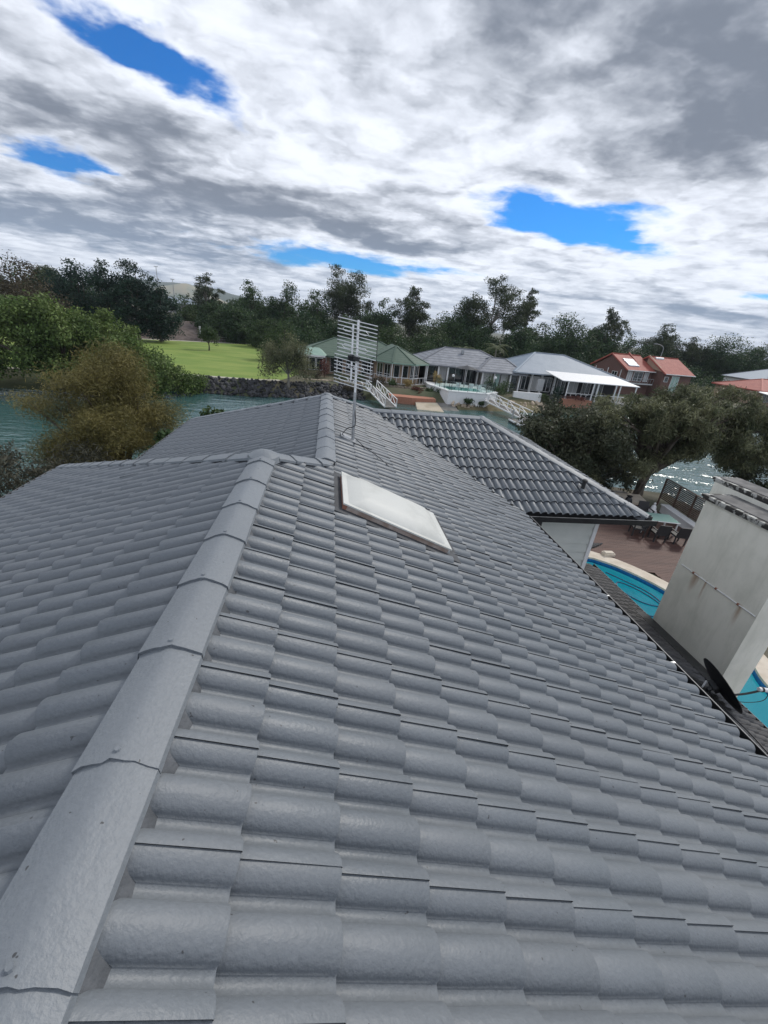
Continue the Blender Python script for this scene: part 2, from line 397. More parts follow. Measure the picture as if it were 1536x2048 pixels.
o = rocks('rock_revetment', [(-20, 51.6), (-17, 52.8), (-9, 52.6), (-2, 54.6), (5, 56.2)], 36, 2.6, -1.5, 0.05, 0.12, 0.32, M_ROCK)
tag(o, 'dark rock wall piled along the canal edge of the park', 'rocks', kind='stuff')
M_SANDROCK = pmat('sand coloured rock', (0.36, 0.29, 0.21), (0.52, 0.43, 0.33), 0.9, 0.85, 0.4, 8, island=0.4)
o = rocks('bank_stones', [(16.5, 55.2), (19.5, 55.4)], 9, 1.2, -1.35, -0.7, 0.14, 0.32, M_SANDROCK)
tag(o, 'pinkish stones along the bank below the raised pool', 'stones', kind='stuff')
o = rocks('white_stones', [(19.0, 55.6), (21.2, 55.9)], 14, 0.7, -1.05, -0.7, 0.12, 0.26, pmat('white stone', (0.62, 0.62, 0.60), (0.72, 0.72, 0.70), 2, 0.8, island=0.3))
tag(o, 'white stones on the bank below the raised pool', 'stones', kind='stuff')
o = rocks('bank_rocks', [(25.5, 56.6), (32, 57.6)], 7, 1.6, -1.5, -0.5, 0.15, 0.34, M_SANDROCK)
tag(o, 'sandy rocks on the bank behind the pontoon', 'stones', kind='stuff')

# ================================================================== our house: the tiled roof
HOUSE = empty('two_storey_house', (0, 0, 0), 0, 'two-storey house with long grey painted tile roof, white domed skylight and tall rendered chimney', 'house')
TAN = 0.42; CO = 1 / math.sqrt(1 + TAN * TAN); SI = TAN * CO
CW, GH = 0.29, 0.2685; GL = GH / CO
def roll_h(x):
    r = 0.0
    for c in (0.0, 0.145, 0.29):
        t = abs(x - c) / 0.0565
        if t < 1: r = max(r, 0.043 * (1 - t ** 2.2) ** 0.62)
    return r
def tile_profile():
    xs = [-0.022, -0.01, 0.0]
    for c in (0.0, 0.145):
        xs += [c + 0.015, c + 0.029, c + 0.040, c + 0.048, c + 0.0535, c + 0.0565, c + 0.0885, c + 0.0915, c + 0.097, c + 0.105, c + 0.116, c + 0.13, c + 0.145]
    P = []
    for x in xs:
        z = roll_h(min(max(x, 0.0), 0.29)) - (0.002 if x < 0 else 0)
        k = min(max((x - 0.232) / 0.05, 0), 1); z += 0.0065 * k * k * (3 - 2 * k)
        P.append((x, z))
    return P
PROF = tile_profile()
def tile_arrays(lift=0.032):
    """local x along the course (raised lap edge at +x), y down the slope, z off the roof plane"""
    v, f = [], []; n = len(PROF); yh, yt = -0.045, GL
    zt = lambda y: lift * y / GL
    for x, z in PROF: v.append((x, yh, z + zt(yh)))
    for x, z in PROF: v.append((x, yt - 0.004, z + zt(yt)))
    for x, z in PROF: v.append((x, yt, z + zt(yt) - 0.003))
    for k in range(2):
        for i in range(n - 1): f.append((k * n + i, k * n + n + i, k * n + n + i + 1, k * n + i + 1))
    b = len(v)                                        # butt face
    for x, z in PROF: v.append((x, yt, z + zt(yt) - 0.003))
    for x, z in PROF: v.append((x, yt - 0.003, z + zt(yt) - 0.027))
    for i in range(n - 1): f.append((b + i, b + n + i, b + n + i + 1, b + i + 1))
    e = len(v); x, z = PROF[-1]                       # lap edge
    v += [(x, yh, z + zt(yh)), (x, yt, z + zt(yt) - 0.003), (x - 0.001, yt, z + zt(yt) - 0.007), (x - 0.001, yh, z + zt(yh) - 0.0040)]
    f.append((e, e + 1, e + 2, e + 3))
    return np.array(v), np.array(f)
TV, TF = tile_arrays()
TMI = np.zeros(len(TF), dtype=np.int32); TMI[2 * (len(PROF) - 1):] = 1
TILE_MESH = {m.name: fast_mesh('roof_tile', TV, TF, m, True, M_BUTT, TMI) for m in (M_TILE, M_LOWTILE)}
CAMP = np.array([0, 0, CAM_Z])
_cm = SC.camera.matrix_world
_right, _up, _fw = (np.array(_cm.col[0][:3]), np.array(_cm.col[1][:3]), -np.array(_cm.col[2][:3]))
def in_view(p, m=1.02):
    d = p - CAMP; z = d @ _fw
    if z < 0.2: return 0
    return 1.0 / z if abs(d @ _right) / z < m * 768 / 837 and abs(d @ _up) / z < m * 1024 / 837 else 0

SLOPES = []
def slope(name, P0, U, V, ncourse, ulen, planes, mat=M_TILE, skip=None, label=None):
    """P0 a point of the lowest butt line (u=0); U along the course; V down the slope; planes(cx,cy)-> [(a,b,c)] keep ax+by<=c"""
    P0, U, V = np.array(P0, float), np.array(U, float), np.array(V, float); N = np.cross(U, V)
    if N[2] < 0: raise ValueError(name)
    full, cutv, cutf, cutm, off = [], [], [], [], 0
    for k in range(ncourse):
        for j in range(int(ulen / CW) + 1):
            o = P0 + U * (j * CW) - V * ((k + 1) * GL)
            M = np.stack([U, V, N], 1)
            jit = RNG.normal(0, 0.0012); tw = RNG.normal(0, 0.0035); tl = RNG.normal(0, 0.006)
            c = o + U * CW / 2 + V * GL / 2
            if skip and skip(c): continue
            pl = planes(c[0], c[1])
            cor = [o + U * a + V * b for a in (-0.02, CW) for b in (-0.045, GL)]
            st = 0
            for a, b, cc in pl:
                s = [a * p[0] + b * p[1] - cc for p in cor]
                if min(s) > 0: st = 2; break
                if max(s) > 0: st = 1
            if st == 2: continue
            Rj = np.stack([U + V * tw, V - U * tw + N * tl, N], 1)
            if st == 0: full.append((o + N * jit, Rj, c))
            else:
                w = TV @ Rj.T + o
                bm = bmesh.new(); bv = [bm.verts.new(p) for p in w]
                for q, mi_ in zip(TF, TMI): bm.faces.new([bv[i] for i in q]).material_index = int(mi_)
                for a, b, cc in pl:
                    l = math.hypot(a, b)
                    bmesh.ops.bisect_plane(bm, geom=bm.verts[:] + bm.edges[:] + bm.faces[:], plane_co=(a * cc / l / l, b * cc / l / l, 0), plane_no=(a, b, 0), clear_outer=True)
                bm.verts.index_update()
                for fc in bm.faces:
                    vs = [x.index for x in fc.verts]
                    for t in range(1, len(vs) - 1): cutf.append((off + vs[0], off + vs[t], off + vs[t + 1])); cutm.append(fc.material_index)
                cutv += [x.co[:] for x in bm.verts]; off += len(bm.verts); bm.free()
    SLOPES.append(dict(name=name, full=full, cutv=cutv, cutf=cutf, cutm=cutm, mat=mat, label=label))
APX, R1Y = -0.54, 3.64
R2X, R2Y = -0.02, 8.26
AZ = 7.071; EZ = AZ - TAN * (3.52 - APX)
SKY = (0.13, 1.10, 3.20, 3.96)                        # skylight kerb on plan
sk = lambda c: SKY[0] - 0.02 < c[0] < SKY[1] + 0.02 and SKY[2] < c[1] < SKY[3] and c[2] > 5
zr = lambda x: AZ - TAN * (x - APX)
def pl_right(x, y):
    L = [(0, -1, 2.6), (1, 1, 10.08)]
    if y < R1Y: L.append((-1, 0, -APX))
    elif y < 4.2: L.append((-1, 1, R1Y - APX))
    elif y < R2Y: L.append((-1, 0, -R2X))
    else: L.append((-1, 1, R2Y - R2X))
    return L
YT = 9.93                                             # course phase
slope('roof_slope', (3.55, YT, zr(3.55)), (0, -1, 0), (CO, 0, -SI), 15, 13.2, pl_right, skip=sk)
slope('roof_slope', (-4.69, -2.75, zr(2 * APX + 4.69)), (0, 1, 0), (-CO, 0, -SI), 15, 11.5, lambda x, y: [(0, -1, 2.6), (1, 0, APX), (1, 1, R1Y + APX)])
Z2 = zr(R2X)
slope('roof_slope', (-3.58, 3.9, Z2 - TAN * (R2X + 3.58)), (0, 1, 0), (-CO, 0, -SI), 13, 9.0, lambda x, y: [(1, 0, R2X), (-1, -1, -4.14), (1, 1, R2Y + R2X)])
slope('roof_slope', (-5.4, R1Y + 4.135, AZ - TAN * 4.135), (-1, 0, 0) if False else (1, 0, 0), (0, CO, -SI), 16, 6.5,
      lambda x, y: [(-1, -1, -R1Y - APX), (1, -1, APX - R1Y), (1, 1, 4.14)])
WY = 9.18; WZ = AZ - TAN * (0.90 - APX)
slope('roof_slope', (6.6, 6.53, WZ - TAN * (WY - 6.53)), (-1, 0, 0), (0, -CO, -SI), 10, 6.5, lambda x, y: [(-1, -1, -10.08), (0, 1, WY), (1, 1, 12.64)])
slope('roof_slope', (6.11, 12.3, WZ - TAN * (6.11 - 3.46)), (0, -1, 0), (CO, 0, -SI), 11, 6.2, lambda x, y: [(-1, -1, -12.64), (-1, 1, WY - 3.46)])
slope('roof_slope', (-3.9, 11.83, Z2 - TAN * (11.83 - R2Y)), (1, 0, 0), (0, CO, -SI), 14, 10.4,
      lambda x, y: [(-1, -1, -R2Y - R2X), (1, -1, 3.46 - WY)] + ([(1, -1, R2X - R2Y)] if x < 0.9 else [(0, -1, -WY)]))
# lower roof, weathered and unpainted
LT = 0.45; LC = 1 / math.sqrt(1 + LT * LT); LS = LT * LC; LX, LZ = 7.70, 2.47
slope('lower_roof_slope', (LX, 9.2, LZ), (0, -1, 0), (LC, 0, -LS), 15, 14.5, lambda x, y: [(0, -1, 4.5), (-1, 0, -3.3), (-1, 1, 3.75)] if True else [], mat=M_LOWTILE)
slope('lower_roof_slope', (3.4, 10.55, LZ + 0.1), (1, 0, 0), (0, LC, -LS), 9, 6.0, lambda x, y: [(1, -1, -3.0), (0, 1, 11.5)] if False else [(1, -1, -1.9), (-1, 0, -3.3), (0, -1, -7.3)], mat=M_LOWTILE)

cands = []
for si, s in enumerate(SLOPES):
    if s['mat'] is M_TILE:
        for ti, (o, Rj, c) in enumerate(s['full']):
            k = in_view(c)
            if k > 0: cands.append((k, si, ti))
cands.sort(reverse=True)
picked = set((a, b) for _, a, b in cands[:300])
for si, s in enumerate(SLOPES):
    V, F, Q, off = [], [], [], 0
    for ti, (o, Rj, c) in enumerate(s['full']):
        if (si, ti) in picked: continue
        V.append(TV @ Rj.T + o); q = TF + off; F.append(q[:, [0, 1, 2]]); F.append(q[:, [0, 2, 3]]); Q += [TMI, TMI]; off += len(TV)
    if s['cutv']:
        V.append(np.array(s['cutv'])); F.append(np.array(s['cutf']) + off); Q.append(np.array(s['cutm']))
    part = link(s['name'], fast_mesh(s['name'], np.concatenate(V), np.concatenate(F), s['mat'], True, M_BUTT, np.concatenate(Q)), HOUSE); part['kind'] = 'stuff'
    for ti, (o, Rj, c) in enumerate(s['full']):
        if (si, ti) not in picked: continue
        t = link('roof_tile', TILE_MESH[s['mat'].name], part)
        M4 = Matrix.Identity(4)
        for a in range(3):
            for b in range(3): M4[a][b] = Rj[a][b]
            M4[a][3] = o[a]
        t.matrix_local = M4
# sarking below the tiles so that no light comes through
mb = MB(); dz = -0.05
def fan(pts): mb.quad(*[(x, y, z + dz) for x, y, z in pts])
fan([(APX, -2.5, AZ), (3.5, -2.5, zr(3.5)), (3.5, 6.55, zr(3.5)), (0.9, 9.18, zr(0.9)), (R2X, R2Y, Z2), (R2X, 4.19, Z2), (APX, R1Y, AZ)])
fan([(APX, -2.5, AZ), (APX, R1Y, AZ), (-4.67, R1Y + 4.085, EZ), (-4.67, -2.5, EZ)])
fan([(R2X, 4.19, Z2), (R2X, R2Y, Z2), (-3.53, R2Y + 3.5, EZ), (-3.53, 7.7, EZ)])
fan([(0.9, 9.18, WZ), (3.52, 6.58, EZ), (6.06, 6.58, EZ), (3.46, WY, WZ)])
mb.build('roof_underlay', M_DARK, HOUSE)

# ---------------------------------------------------------------- ridge and hip capping
def cap_line(P, Q, cross, phase=0.0, lift=0.013, gauge=0.433):
    """caps from P to Q (P nearest, its caps lap over the next); cross = fall per metre to each side"""
    P, Q = Vector(P), Vector(Q); L = (Q - P).length; d = (Q - P).normalized()
    side = d.cross(Vector((0, 0, 1))).normalized(); up = side.cross(d)
    xs = [-0.112, -0.108, -0.085, -0.05, -0.028, -0.010, 0.010, 0.028, 0.05, 0.085, 0.108, 0.112]
    def ring(p, lift, w):
        r = []
        for i, x in enumerate(xs):
            ax = abs(x) * w; z = 0.088 - (cross + 0.10) * ax
            if abs(x) < 0.06: z -= (cross + 0.10) * (0.06 - abs(x)) * 0.38
            if i in (0, len(xs) - 1): z -= 0.020
            r.append(tuple(p + side * (x * w) + up * (z + lift)))
        return r
    t = -phase; n = len(xs)
    while t < L - 0.05:
        a, b = max(t, 0.0), min(t + gauge + 0.03, L + 0.02)
        if b - a > 0.06:
            mb = MB(); jl = random.uniform(-0.004, 0.004); jr = random.uniform(-0.003, 0.003)
            A = ring(P + d * a + side * jr, lift + jl, 1.03); Am = ring(P + d * (a + 0.05) + side * jr, lift * 0.85 + jl, 1.02); B = ring(P + d * b - side * jr, -0.001, 0.985)
            A = [tuple(Vector(p) + d * random.uniform(-0.005, 0.005) + up * random.uniform(-0.001, 0.002)) for p in A]
            E0 = [tuple(Vector(p) - up * 0.017 + d * 0.004) for p in A]
            mb.v = A + Am + B + A + E0
            for k in (0, 1):
                for i in range(n - 1): mb.f.append((k * n + i, k * n + i + 1, (k + 1) * n + i + 1, (k + 1) * n + i))
            for i in range(n - 1): mb.f.append((3 * n + i + 1, 3 * n + i, 4 * n + i, 4 * n + i + 1))
            cp = mb.build('ridge_cap', M_CAP, HOUSE, True)
            if random.random() < 0.8 and a > 0:
                h = MB(); c = Vector(A[5]) * 0.5 + Vector(A[6]) * 0.5 + d * 0.025
                h.tube([c - up * 0.004, c + up * 0.006], [0.010, 0.007], 8); h.build('fixing', M_CAP, cp)
        t += gauge
def bedding(P, Q, cross, inset=0.082):
    P, Q = Vector(P), Vector(Q); d = (Q - P).normalized(); side = d.cross(Vector((0, 0, 1))).normalized(); up = side.cross(d)
    for sgn in (-1, 1):
        mb = MB(); v = []; n = max(4, int((Q - P).length / 0.048))
        for i in range(n + 1):
            t = (Q - P).length * i / n; w = random.uniform(-0.004, 0.004)
            for x, z in ((inset, 0.058), (inset + 0.014 + w, 0.048), (inset + 0.036 + w * 2, 0.022), (inset + 0.075 + w * 2, -0.02)):
                v.append(tuple(P + d * t + side * (sgn * x) + up * (z - cross * x)))
        mb.v = v
        for i in range(n):
            for k in range(3):
                a = i * 4 + k; mb.f.append((a, a + 4, a + 5, a + 1) if sgn > 0 else (a, a + 1, a + 5, a + 4))
        mb.build('mortar_bedding', M_BED, HOUSE, True)
HX = TAN / math.sqrt(2)
RL = [((APX, -2.5, AZ), (APX, R1Y, AZ), TAN, (3.42 + 2.5) % 0.433 and (0.433 - (3.42 + 2.5) % 0.433)),
      ((APX, R1Y, AZ), (-4.66, R1Y + 4.12, AZ - TAN * 4.12), HX, 0.0), ((R2X + 0.02, 4.28, Z2), (R2X, R2Y, Z2), TAN, 0.0),
      ((R2X, R2Y, Z2), (-3.56, R2Y + 3.54, EZ), HX, 0.0), ((R2X, R2Y, Z2), (0.95, WY + 0.05, WZ), HX, 0.1),
      ((0.95, WY, WZ), (3.46, WY, WZ), TAN, 0.0), ((3.46, WY, WZ), (6.08, 6.56, EZ), HX, 0.0), ((3.46, WY, WZ), (6.08, 11.80, EZ), HX, 0.0)]
for P, Q, c, ph in RL:
    cap_line(P, Q, c, ph, 0.009 if abs(P[0] - APX) < 0.01 else 0.005); bedding(P, Q, c)
cap_line((APX + 0.05, R1Y + 0.05, AZ - 0.02), (R2X + 0.0, 4.20, Z2 - 0.0), HX, 0.15, gauge=0.36); bedding((APX, R1Y, AZ), (R2X, 4.19, Z2), HX)
def node_cap(P, r, h):
    mb = MB(); n = 10
    for z, k in ((h, 0.0), (h - 0.012, 0.45), (h - 0.05, 0.9), (h - 0.10, 1.0)):
        for i in range(n):
            a = 6.283 * i / n; mb.v.append((P[0] + r * k * math.cos(a) * (1 + 0.08 * math.sin(3 * a)), P[1] + r * k * math.sin(a), P[2] + z))
    for k in range(3):
        for i in range(n): mb.f.append((k * n + i, (k + 1) * n + i, (k + 1) * n + (i + 1) % n, k * n + (i + 1) % n))
    mb.build('ridge_junction', M_CAP, HOUSE, True)
node_cap((APX, R1Y, AZ), 0.15, 0.105); node_cap((R2X, R2Y, Z2), 0.13, 0.10); node_cap((3.46, WY, WZ), 0.12, 0.09); node_cap((0.93, WY, WZ), 0.12, 0.085)

# ---------------------------------------------------------------- gutters, fascia, walls
def gutter(P, Q, out, name='gutter'):
    """open trough along P->Q, 'out' the unit vector away from the wall"""
    P, Q, out = Vector(P), Vector(Q), Vector(out); z = Vector((0, 0, 1))
    prof = [(-0.02, 0.02), (-0.02, -0.10), (0.135, -0.10), (0.150, 0.005), (0.144, 0.006), (0.13, -0.09), (-0.012, -0.09), (-0.012, 0.02)]
    mb = MB(); n = len(prof); mb.v = [tuple(E_ + out * a + z * b) for E_ in (P, Q) for a, b in prof]
    for i in range(n): mb.f.append((i, (i + 1) % n, n + (i + 1) % n, n + i))
    mb.f += [tuple(range(n)), tuple(range(2 * n - 1, n - 1, -1))]
    g = mb.build(name, M_BLACK, HOUSE)
    MB().bar(P + out * 0.147 + z * 0.009, Q + out * 0.147 + z * 0.009, 0.011, 0.008).build('gutter_lip', M_LIP, g)
    return g
gz = EZ - 0.01
gutter((3.52, -2.5, gz), (3.52, 6.42, gz), (1, 0, 0))
gutter((3.67, 6.55, gz), (6.22, 6.55, gz), (0, -1, 0))
gutter((6.08, 6.56, gz), (6.08, 11.8, gz), (1, 0, 0))
gutter((-4.66, -2.5, gz - 0.02), (-4.66, 7.72, gz - 0.02), (-1, 0, 0))
gutter((-3.55, 7.8, gz), (-3.55, 11.80, gz), (-1, 0, 0))
for x, y in ((3.65, 2.9), (3.65, 4.05), (3.65, 1.4)):
    MB().bar((x - 0.10, y, gz + 0.012), (x + 0.02, y, gz + 0.012), 0.02, 0.005).build('gutter_bracket', M_STEEL, HOUSE)
# walls
mb = MB(); mb.box(-4.4, 3.25, -2.4, 7.4, 0, EZ - 0.1); mb.box(-3.3, 3.24, 7.4, 11.5, 0, EZ - 0.1); mb.build('wall', M_CREAM, HOUSE)
mb = MB(); mb.box(3.2, 3.52, -2.5, 6.55, EZ - 0.14, EZ - 0.12); mb.box(-4.69, -4.4, -2.5, 7.8, EZ - 0.14, EZ - 0.12); mb.box(3.26, 6.06, 6.605, 11.8, EZ - 0.145, EZ - 0.125); mb.build('soffit', M_CREAM, HOUSE)
# wing with weatherboards
WX1, WY0 = 5.36, 6.87
MB().box(3.26, WX1 - 0.03, WY0 + 0.045, 11.5, 0, EZ - 0.15).build('wing_wall', M_CREAM, HOUSE)
for k in range(14):
    z0 = 2.7 + k * 0.19
    if z0 > EZ - 0.2: break
    b = MB(); b.hexa([(3.2, WY0 - 0.018, z0), (WX1 - 0.045, WY0 - 0.018, z0), (WX1 - 0.045, WY0 + 0.04, z0), (3.2, WY0 + 0.04, z0),
                      (3.2, WY0 + 0.012, z0 + 0.180), (WX1 - 0.045, WY0 + 0.012, z0 + 0.180), (WX1 - 0.045, WY0 + 0.05, z0 + 0.180), (3.2, WY0 + 0.05, z0 + 0.180)])
    b.build('weatherboard', M_CREAM, HOUSE)
MB().box(WX1 - 0.045, WX1 + 0.035, WY0 - 0.03, WY0 + 0.09, 2.4, EZ - 0.15).build('corner_trim', M_WHITE, HOUSE)
MB().box(3.95, 4.05, 6.61, 6.85, EZ - 0.30, EZ - 0.15).build('eave_bracket', M_BLACK, HOUSE)
MB().box(3.52, 6.06, 6.575, 6.60, EZ - 0.14, EZ + 0.0).build('fascia', M_BLACK, HOUSE)
# lower storey walls and gutter
MB().box(3.25, LX - 0.35, -4.3, 9.0, 0, LZ - 0.0).build('lower_wall', M_CREAM, HOUSE)
gutter((LX - 0.03, -4.4, LZ - 0.01), (LX - 0.03, 5.12, LZ - 0.01), (1, 0, 0)); gutter((LX - 0.03, 7.15, LZ - 0.01), (LX - 0.03, 9.6, LZ - 0.01), (1, 0, 0))
# tray between lower roof and chimney
MB().hexa([(LX - 0.42, 5.05, LZ + 0.13), (LX + 0.02, 5.05, LZ - 0.02), (LX + 0.02, 7.2, LZ - 0.02), (LX - 0.42, 7.2, LZ + 0.13),
           (LX - 0.42, 5.05, LZ + 0.25), (LX + 0.02, 5.05, LZ + 0.09), (LX + 0.02, 7.2, LZ + 0.09), (LX - 0.42, 7.2, LZ + 0.25)]).build('flashing', M_BLACK, HOUSE)

# chimney
def render_mat():
    m = bpy.data.materials.new('weathered render'); m.use_nodes = True; T = NT(m.node_tree); b = T.n['Principled BSDF']
    p = T.new('ShaderNodeNewGeometry').outputs['Position']; s = T.sep(p)
    st = T.new('ShaderNodeMapping'); T.put(st.inputs['Vector'], p); st.inputs['Scale'].default_value = (1, 1, 0.22)
    streak = T.ramp(T.noise(st.outputs[0], 5.0, 5, 0.65), 0.42, 0.75)
    blot = T.ramp(T.noise(p, 1.6, 5, 0.6), 0.4, 0.75)
    col = T.mix(T.math('MULTIPLY', streak, 0.8), (0.86, 0.84, 0.75), (0.70, 0.69, 0.60))
    col = T.mix(T.math('MULTIPLY', blot, 0.55), col, (0.65, 0.645, 0.56))
    # rust runs under the pipe clips
    below = T.math('MULTIPLY', T.ramp(s[2], 3.55, 4.10), T.ramp(s[2], 4.16, 4.10))
    for yc, w in ((6.55, 0.09), (5.5, 0.07), (6.3, 0.05)):
        d = T.math('ABSOLUTE', T.math('SUBTRACT', T.math('ADD', s[1], T.math('MULTIPLY', T.noise(st.outputs[0], 9, 2), 0.12)), yc + 0.06))
        k = T.math('MULTIPLY', T.ramp(d, w, 0.0), below)
        col = T.mix(T.math('MULTIPLY', k, 0.75), col, (0.36, 0.20, 0.10))
    T.put(b.inputs['Base Color'], col); b.inputs['Roughness'].default_value = 0.8
    bn = T.new('ShaderNodeBump'); bn.inputs['Strength'].default_value = 0.25; bn.inputs['Distance'].default_value = 0.01
    T.put(bn.inputs['Height'], T.noise(p, 30, 4)); T.put(b.inputs['Normal'], bn.outputs[0]); return m
M_RENDER = render_mat()
M_CROWN = pmat('mouldy crown', (0.045, 0.043, 0.04), (0.50, 0.50, 0.47), 6.5, 0.85, 0.6, 25, stretch=(1, 1, 0.5), lo=0.47, hi=0.56)
M_SLAB = pmat('weathered slab', (0.10, 0.10, 0.10), (0.19, 0.185, 0.18), 3, 0.9, 0.5, 20)
CH = MB().box(7.74, 8.36, 5.18, 7.06, 0, 5.60).build('chimney', M_RENDER, HOUSE)
MB().box(8.362, 8.95, 5.80, 7.62, 0, 5.80).build('rear_stack', M_RENDER, CH)
def crown(x0, x1, y0, y1, z):
    mb = MB(); o = 0.05
    mb.box(x0 - o, x1 + 0.0, y0 - o, y1 + o, z, z + 0.045); mb.box(x0 - o - 0.03, x1 + 0.001, y0 - o - 0.03, y1 + o + 0.03, z + 0.046, z + 0.10)
    mb.build('crown', M_CROWN, CH)
    MB().box(x0 + 0.02, x1 - 0.02, y0 + 0.02, y1 - 0.02, z + 0.09, z + 0.115).build('top_slab', M_SLAB, CH)
crown(7.74, 8.36, 5.18, 7.06, 5.60); crown(8.42, 8.95, 5.80, 7.62, 5.80)
mb = MB(); mb.tube([(7.728, 5.20, 4.11), (7.728, 6.95, 4.11)], 0.011, 6); mb.build('pipe', M_WHITE, CH, True)
for y in (6.62, 6.05, 5.55):
    MB().box(7.715, 7.745, y - 0.02, y + 0.02, 4.09, 4.13).build('pipe_clip', M_CURB, CH)

# skylight
def on_right(x, y, h):
    return Vector((x, y, zr(x))) + Vector((SI, 0, CO)) * h
sky = empty('skylight'); sky.parent = HOUSE
x0, x1, y0, y1 = SKY
def slab(mbx, x0, x1, y0, y1, h0, h1):
    return mbx.hexa([on_right(x0, y0, h0), on_right(x1, y0, h0), on_right(x1, y1, h0), on_right(x0, y1, h0), on_right(x0, y0, h1), on_right(x1, y0, h1), on_right(x1, y1, h1), on_right(x0, y1, h1)])
slab(MB(), x0 - 0.10, x1 + 0.12, y0 - 0.09, y1 + 0.09, 0.0, 0.056).build('flashing', M_LEAD, sky)
mb = MB(); t = 0.03
slab(MB(), x0, x0 + t, y0, y1, 0.03, 0.098).build('head_kerb', M_CURB, sky); slab(mb, x1 - t, x1, y0, y1, 0.03, 0.096); slab(mb, x0 + t, x1 - t, y0, y0 + t, 0.03, 0.097); slab(mb, x0 + t, x1 - t, y1 - t, y1, 0.03, 0.097)
mb.build('kerb', pmat('stained pale timber', (0.30, 0.22, 0.18), (0.46, 0.40, 0.36), 8, 0.6), sky)
mb = MB(); slab(mb, x0 - 0.012, x1 + 0.02, y0 - 0.012, y1 + 0.012, 0.099, 0.112); mb.build('flange', M_ACRYL, sky)
mb = MB(); R0 = []
for h, i in ((0.111, 0.03), (0.125, 0.045), (0.165, 0.12), (0.190, 0.19), (0.198, 0.26)):
    c = 0.0
    for (a, b) in ((x0 + i * 1.1, y0 + i), (x1 - i * 1.1, y0 + i), (x1 - i * 1.1, y1 - i), (x0 + i * 1.1, y1 - i)):
        mb.v.append(tuple(on_right(a, b, h)))
for k in range(4):
    for i in range(4): mb.f.append((k * 4 + i, k * 4 + (i + 1) % 4, k * 4 + 4 + (i + 1) % 4, k * 4 + 4 + i))
mb.f.append((16, 17, 18, 19)); dome = mb.build('dome', M_ACRYL, sky)
bv = dome.modifiers.new('round', 'BEVEL'); bv.width = 0.02; bv.segments = 3
for p in dome.data.polygons: p.use_smooth = True

# vent pipe on the wing
def on_wing(x, y, h): return Vector((x, y, WZ - TAN * (WY - y))) + Vector((0, -SI, CO)) * h
v = empty('roof_vent'); v.parent = HOUSE
b = on_wing(5.02, 7.15, 0.0)
mb = MB(); mb.tube([b, b + Vector((0, 0, 0.20))], 0.035, 10); mb.build('pipe', M_BLACK, v, True)
mb = MB(); mb.tube([b + Vector((0, 0, 0.20)), b + Vector((0, 0, 0.23)), b + Vector((0, 0, 0.25))], [0.055, 0.055, 0.03], 10); mb.build('cowl', M_BLACK, v, True)
mb = MB(); mb.hexa([on_wing(4.94, 7.06, 0.03), on_wing(5.10, 7.06, 0.03), on_wing(5.10, 7.24, 0.03), on_wing(4.94, 7.24, 0.03), on_wing(4.94, 7.06, 0.060), on_wing(5.10, 7.06, 0.060), on_wing(5.10, 7.24, 0.060), on_wing(4.94, 7.24, 0.060)]); mb.build('flashing', M_BED, v)
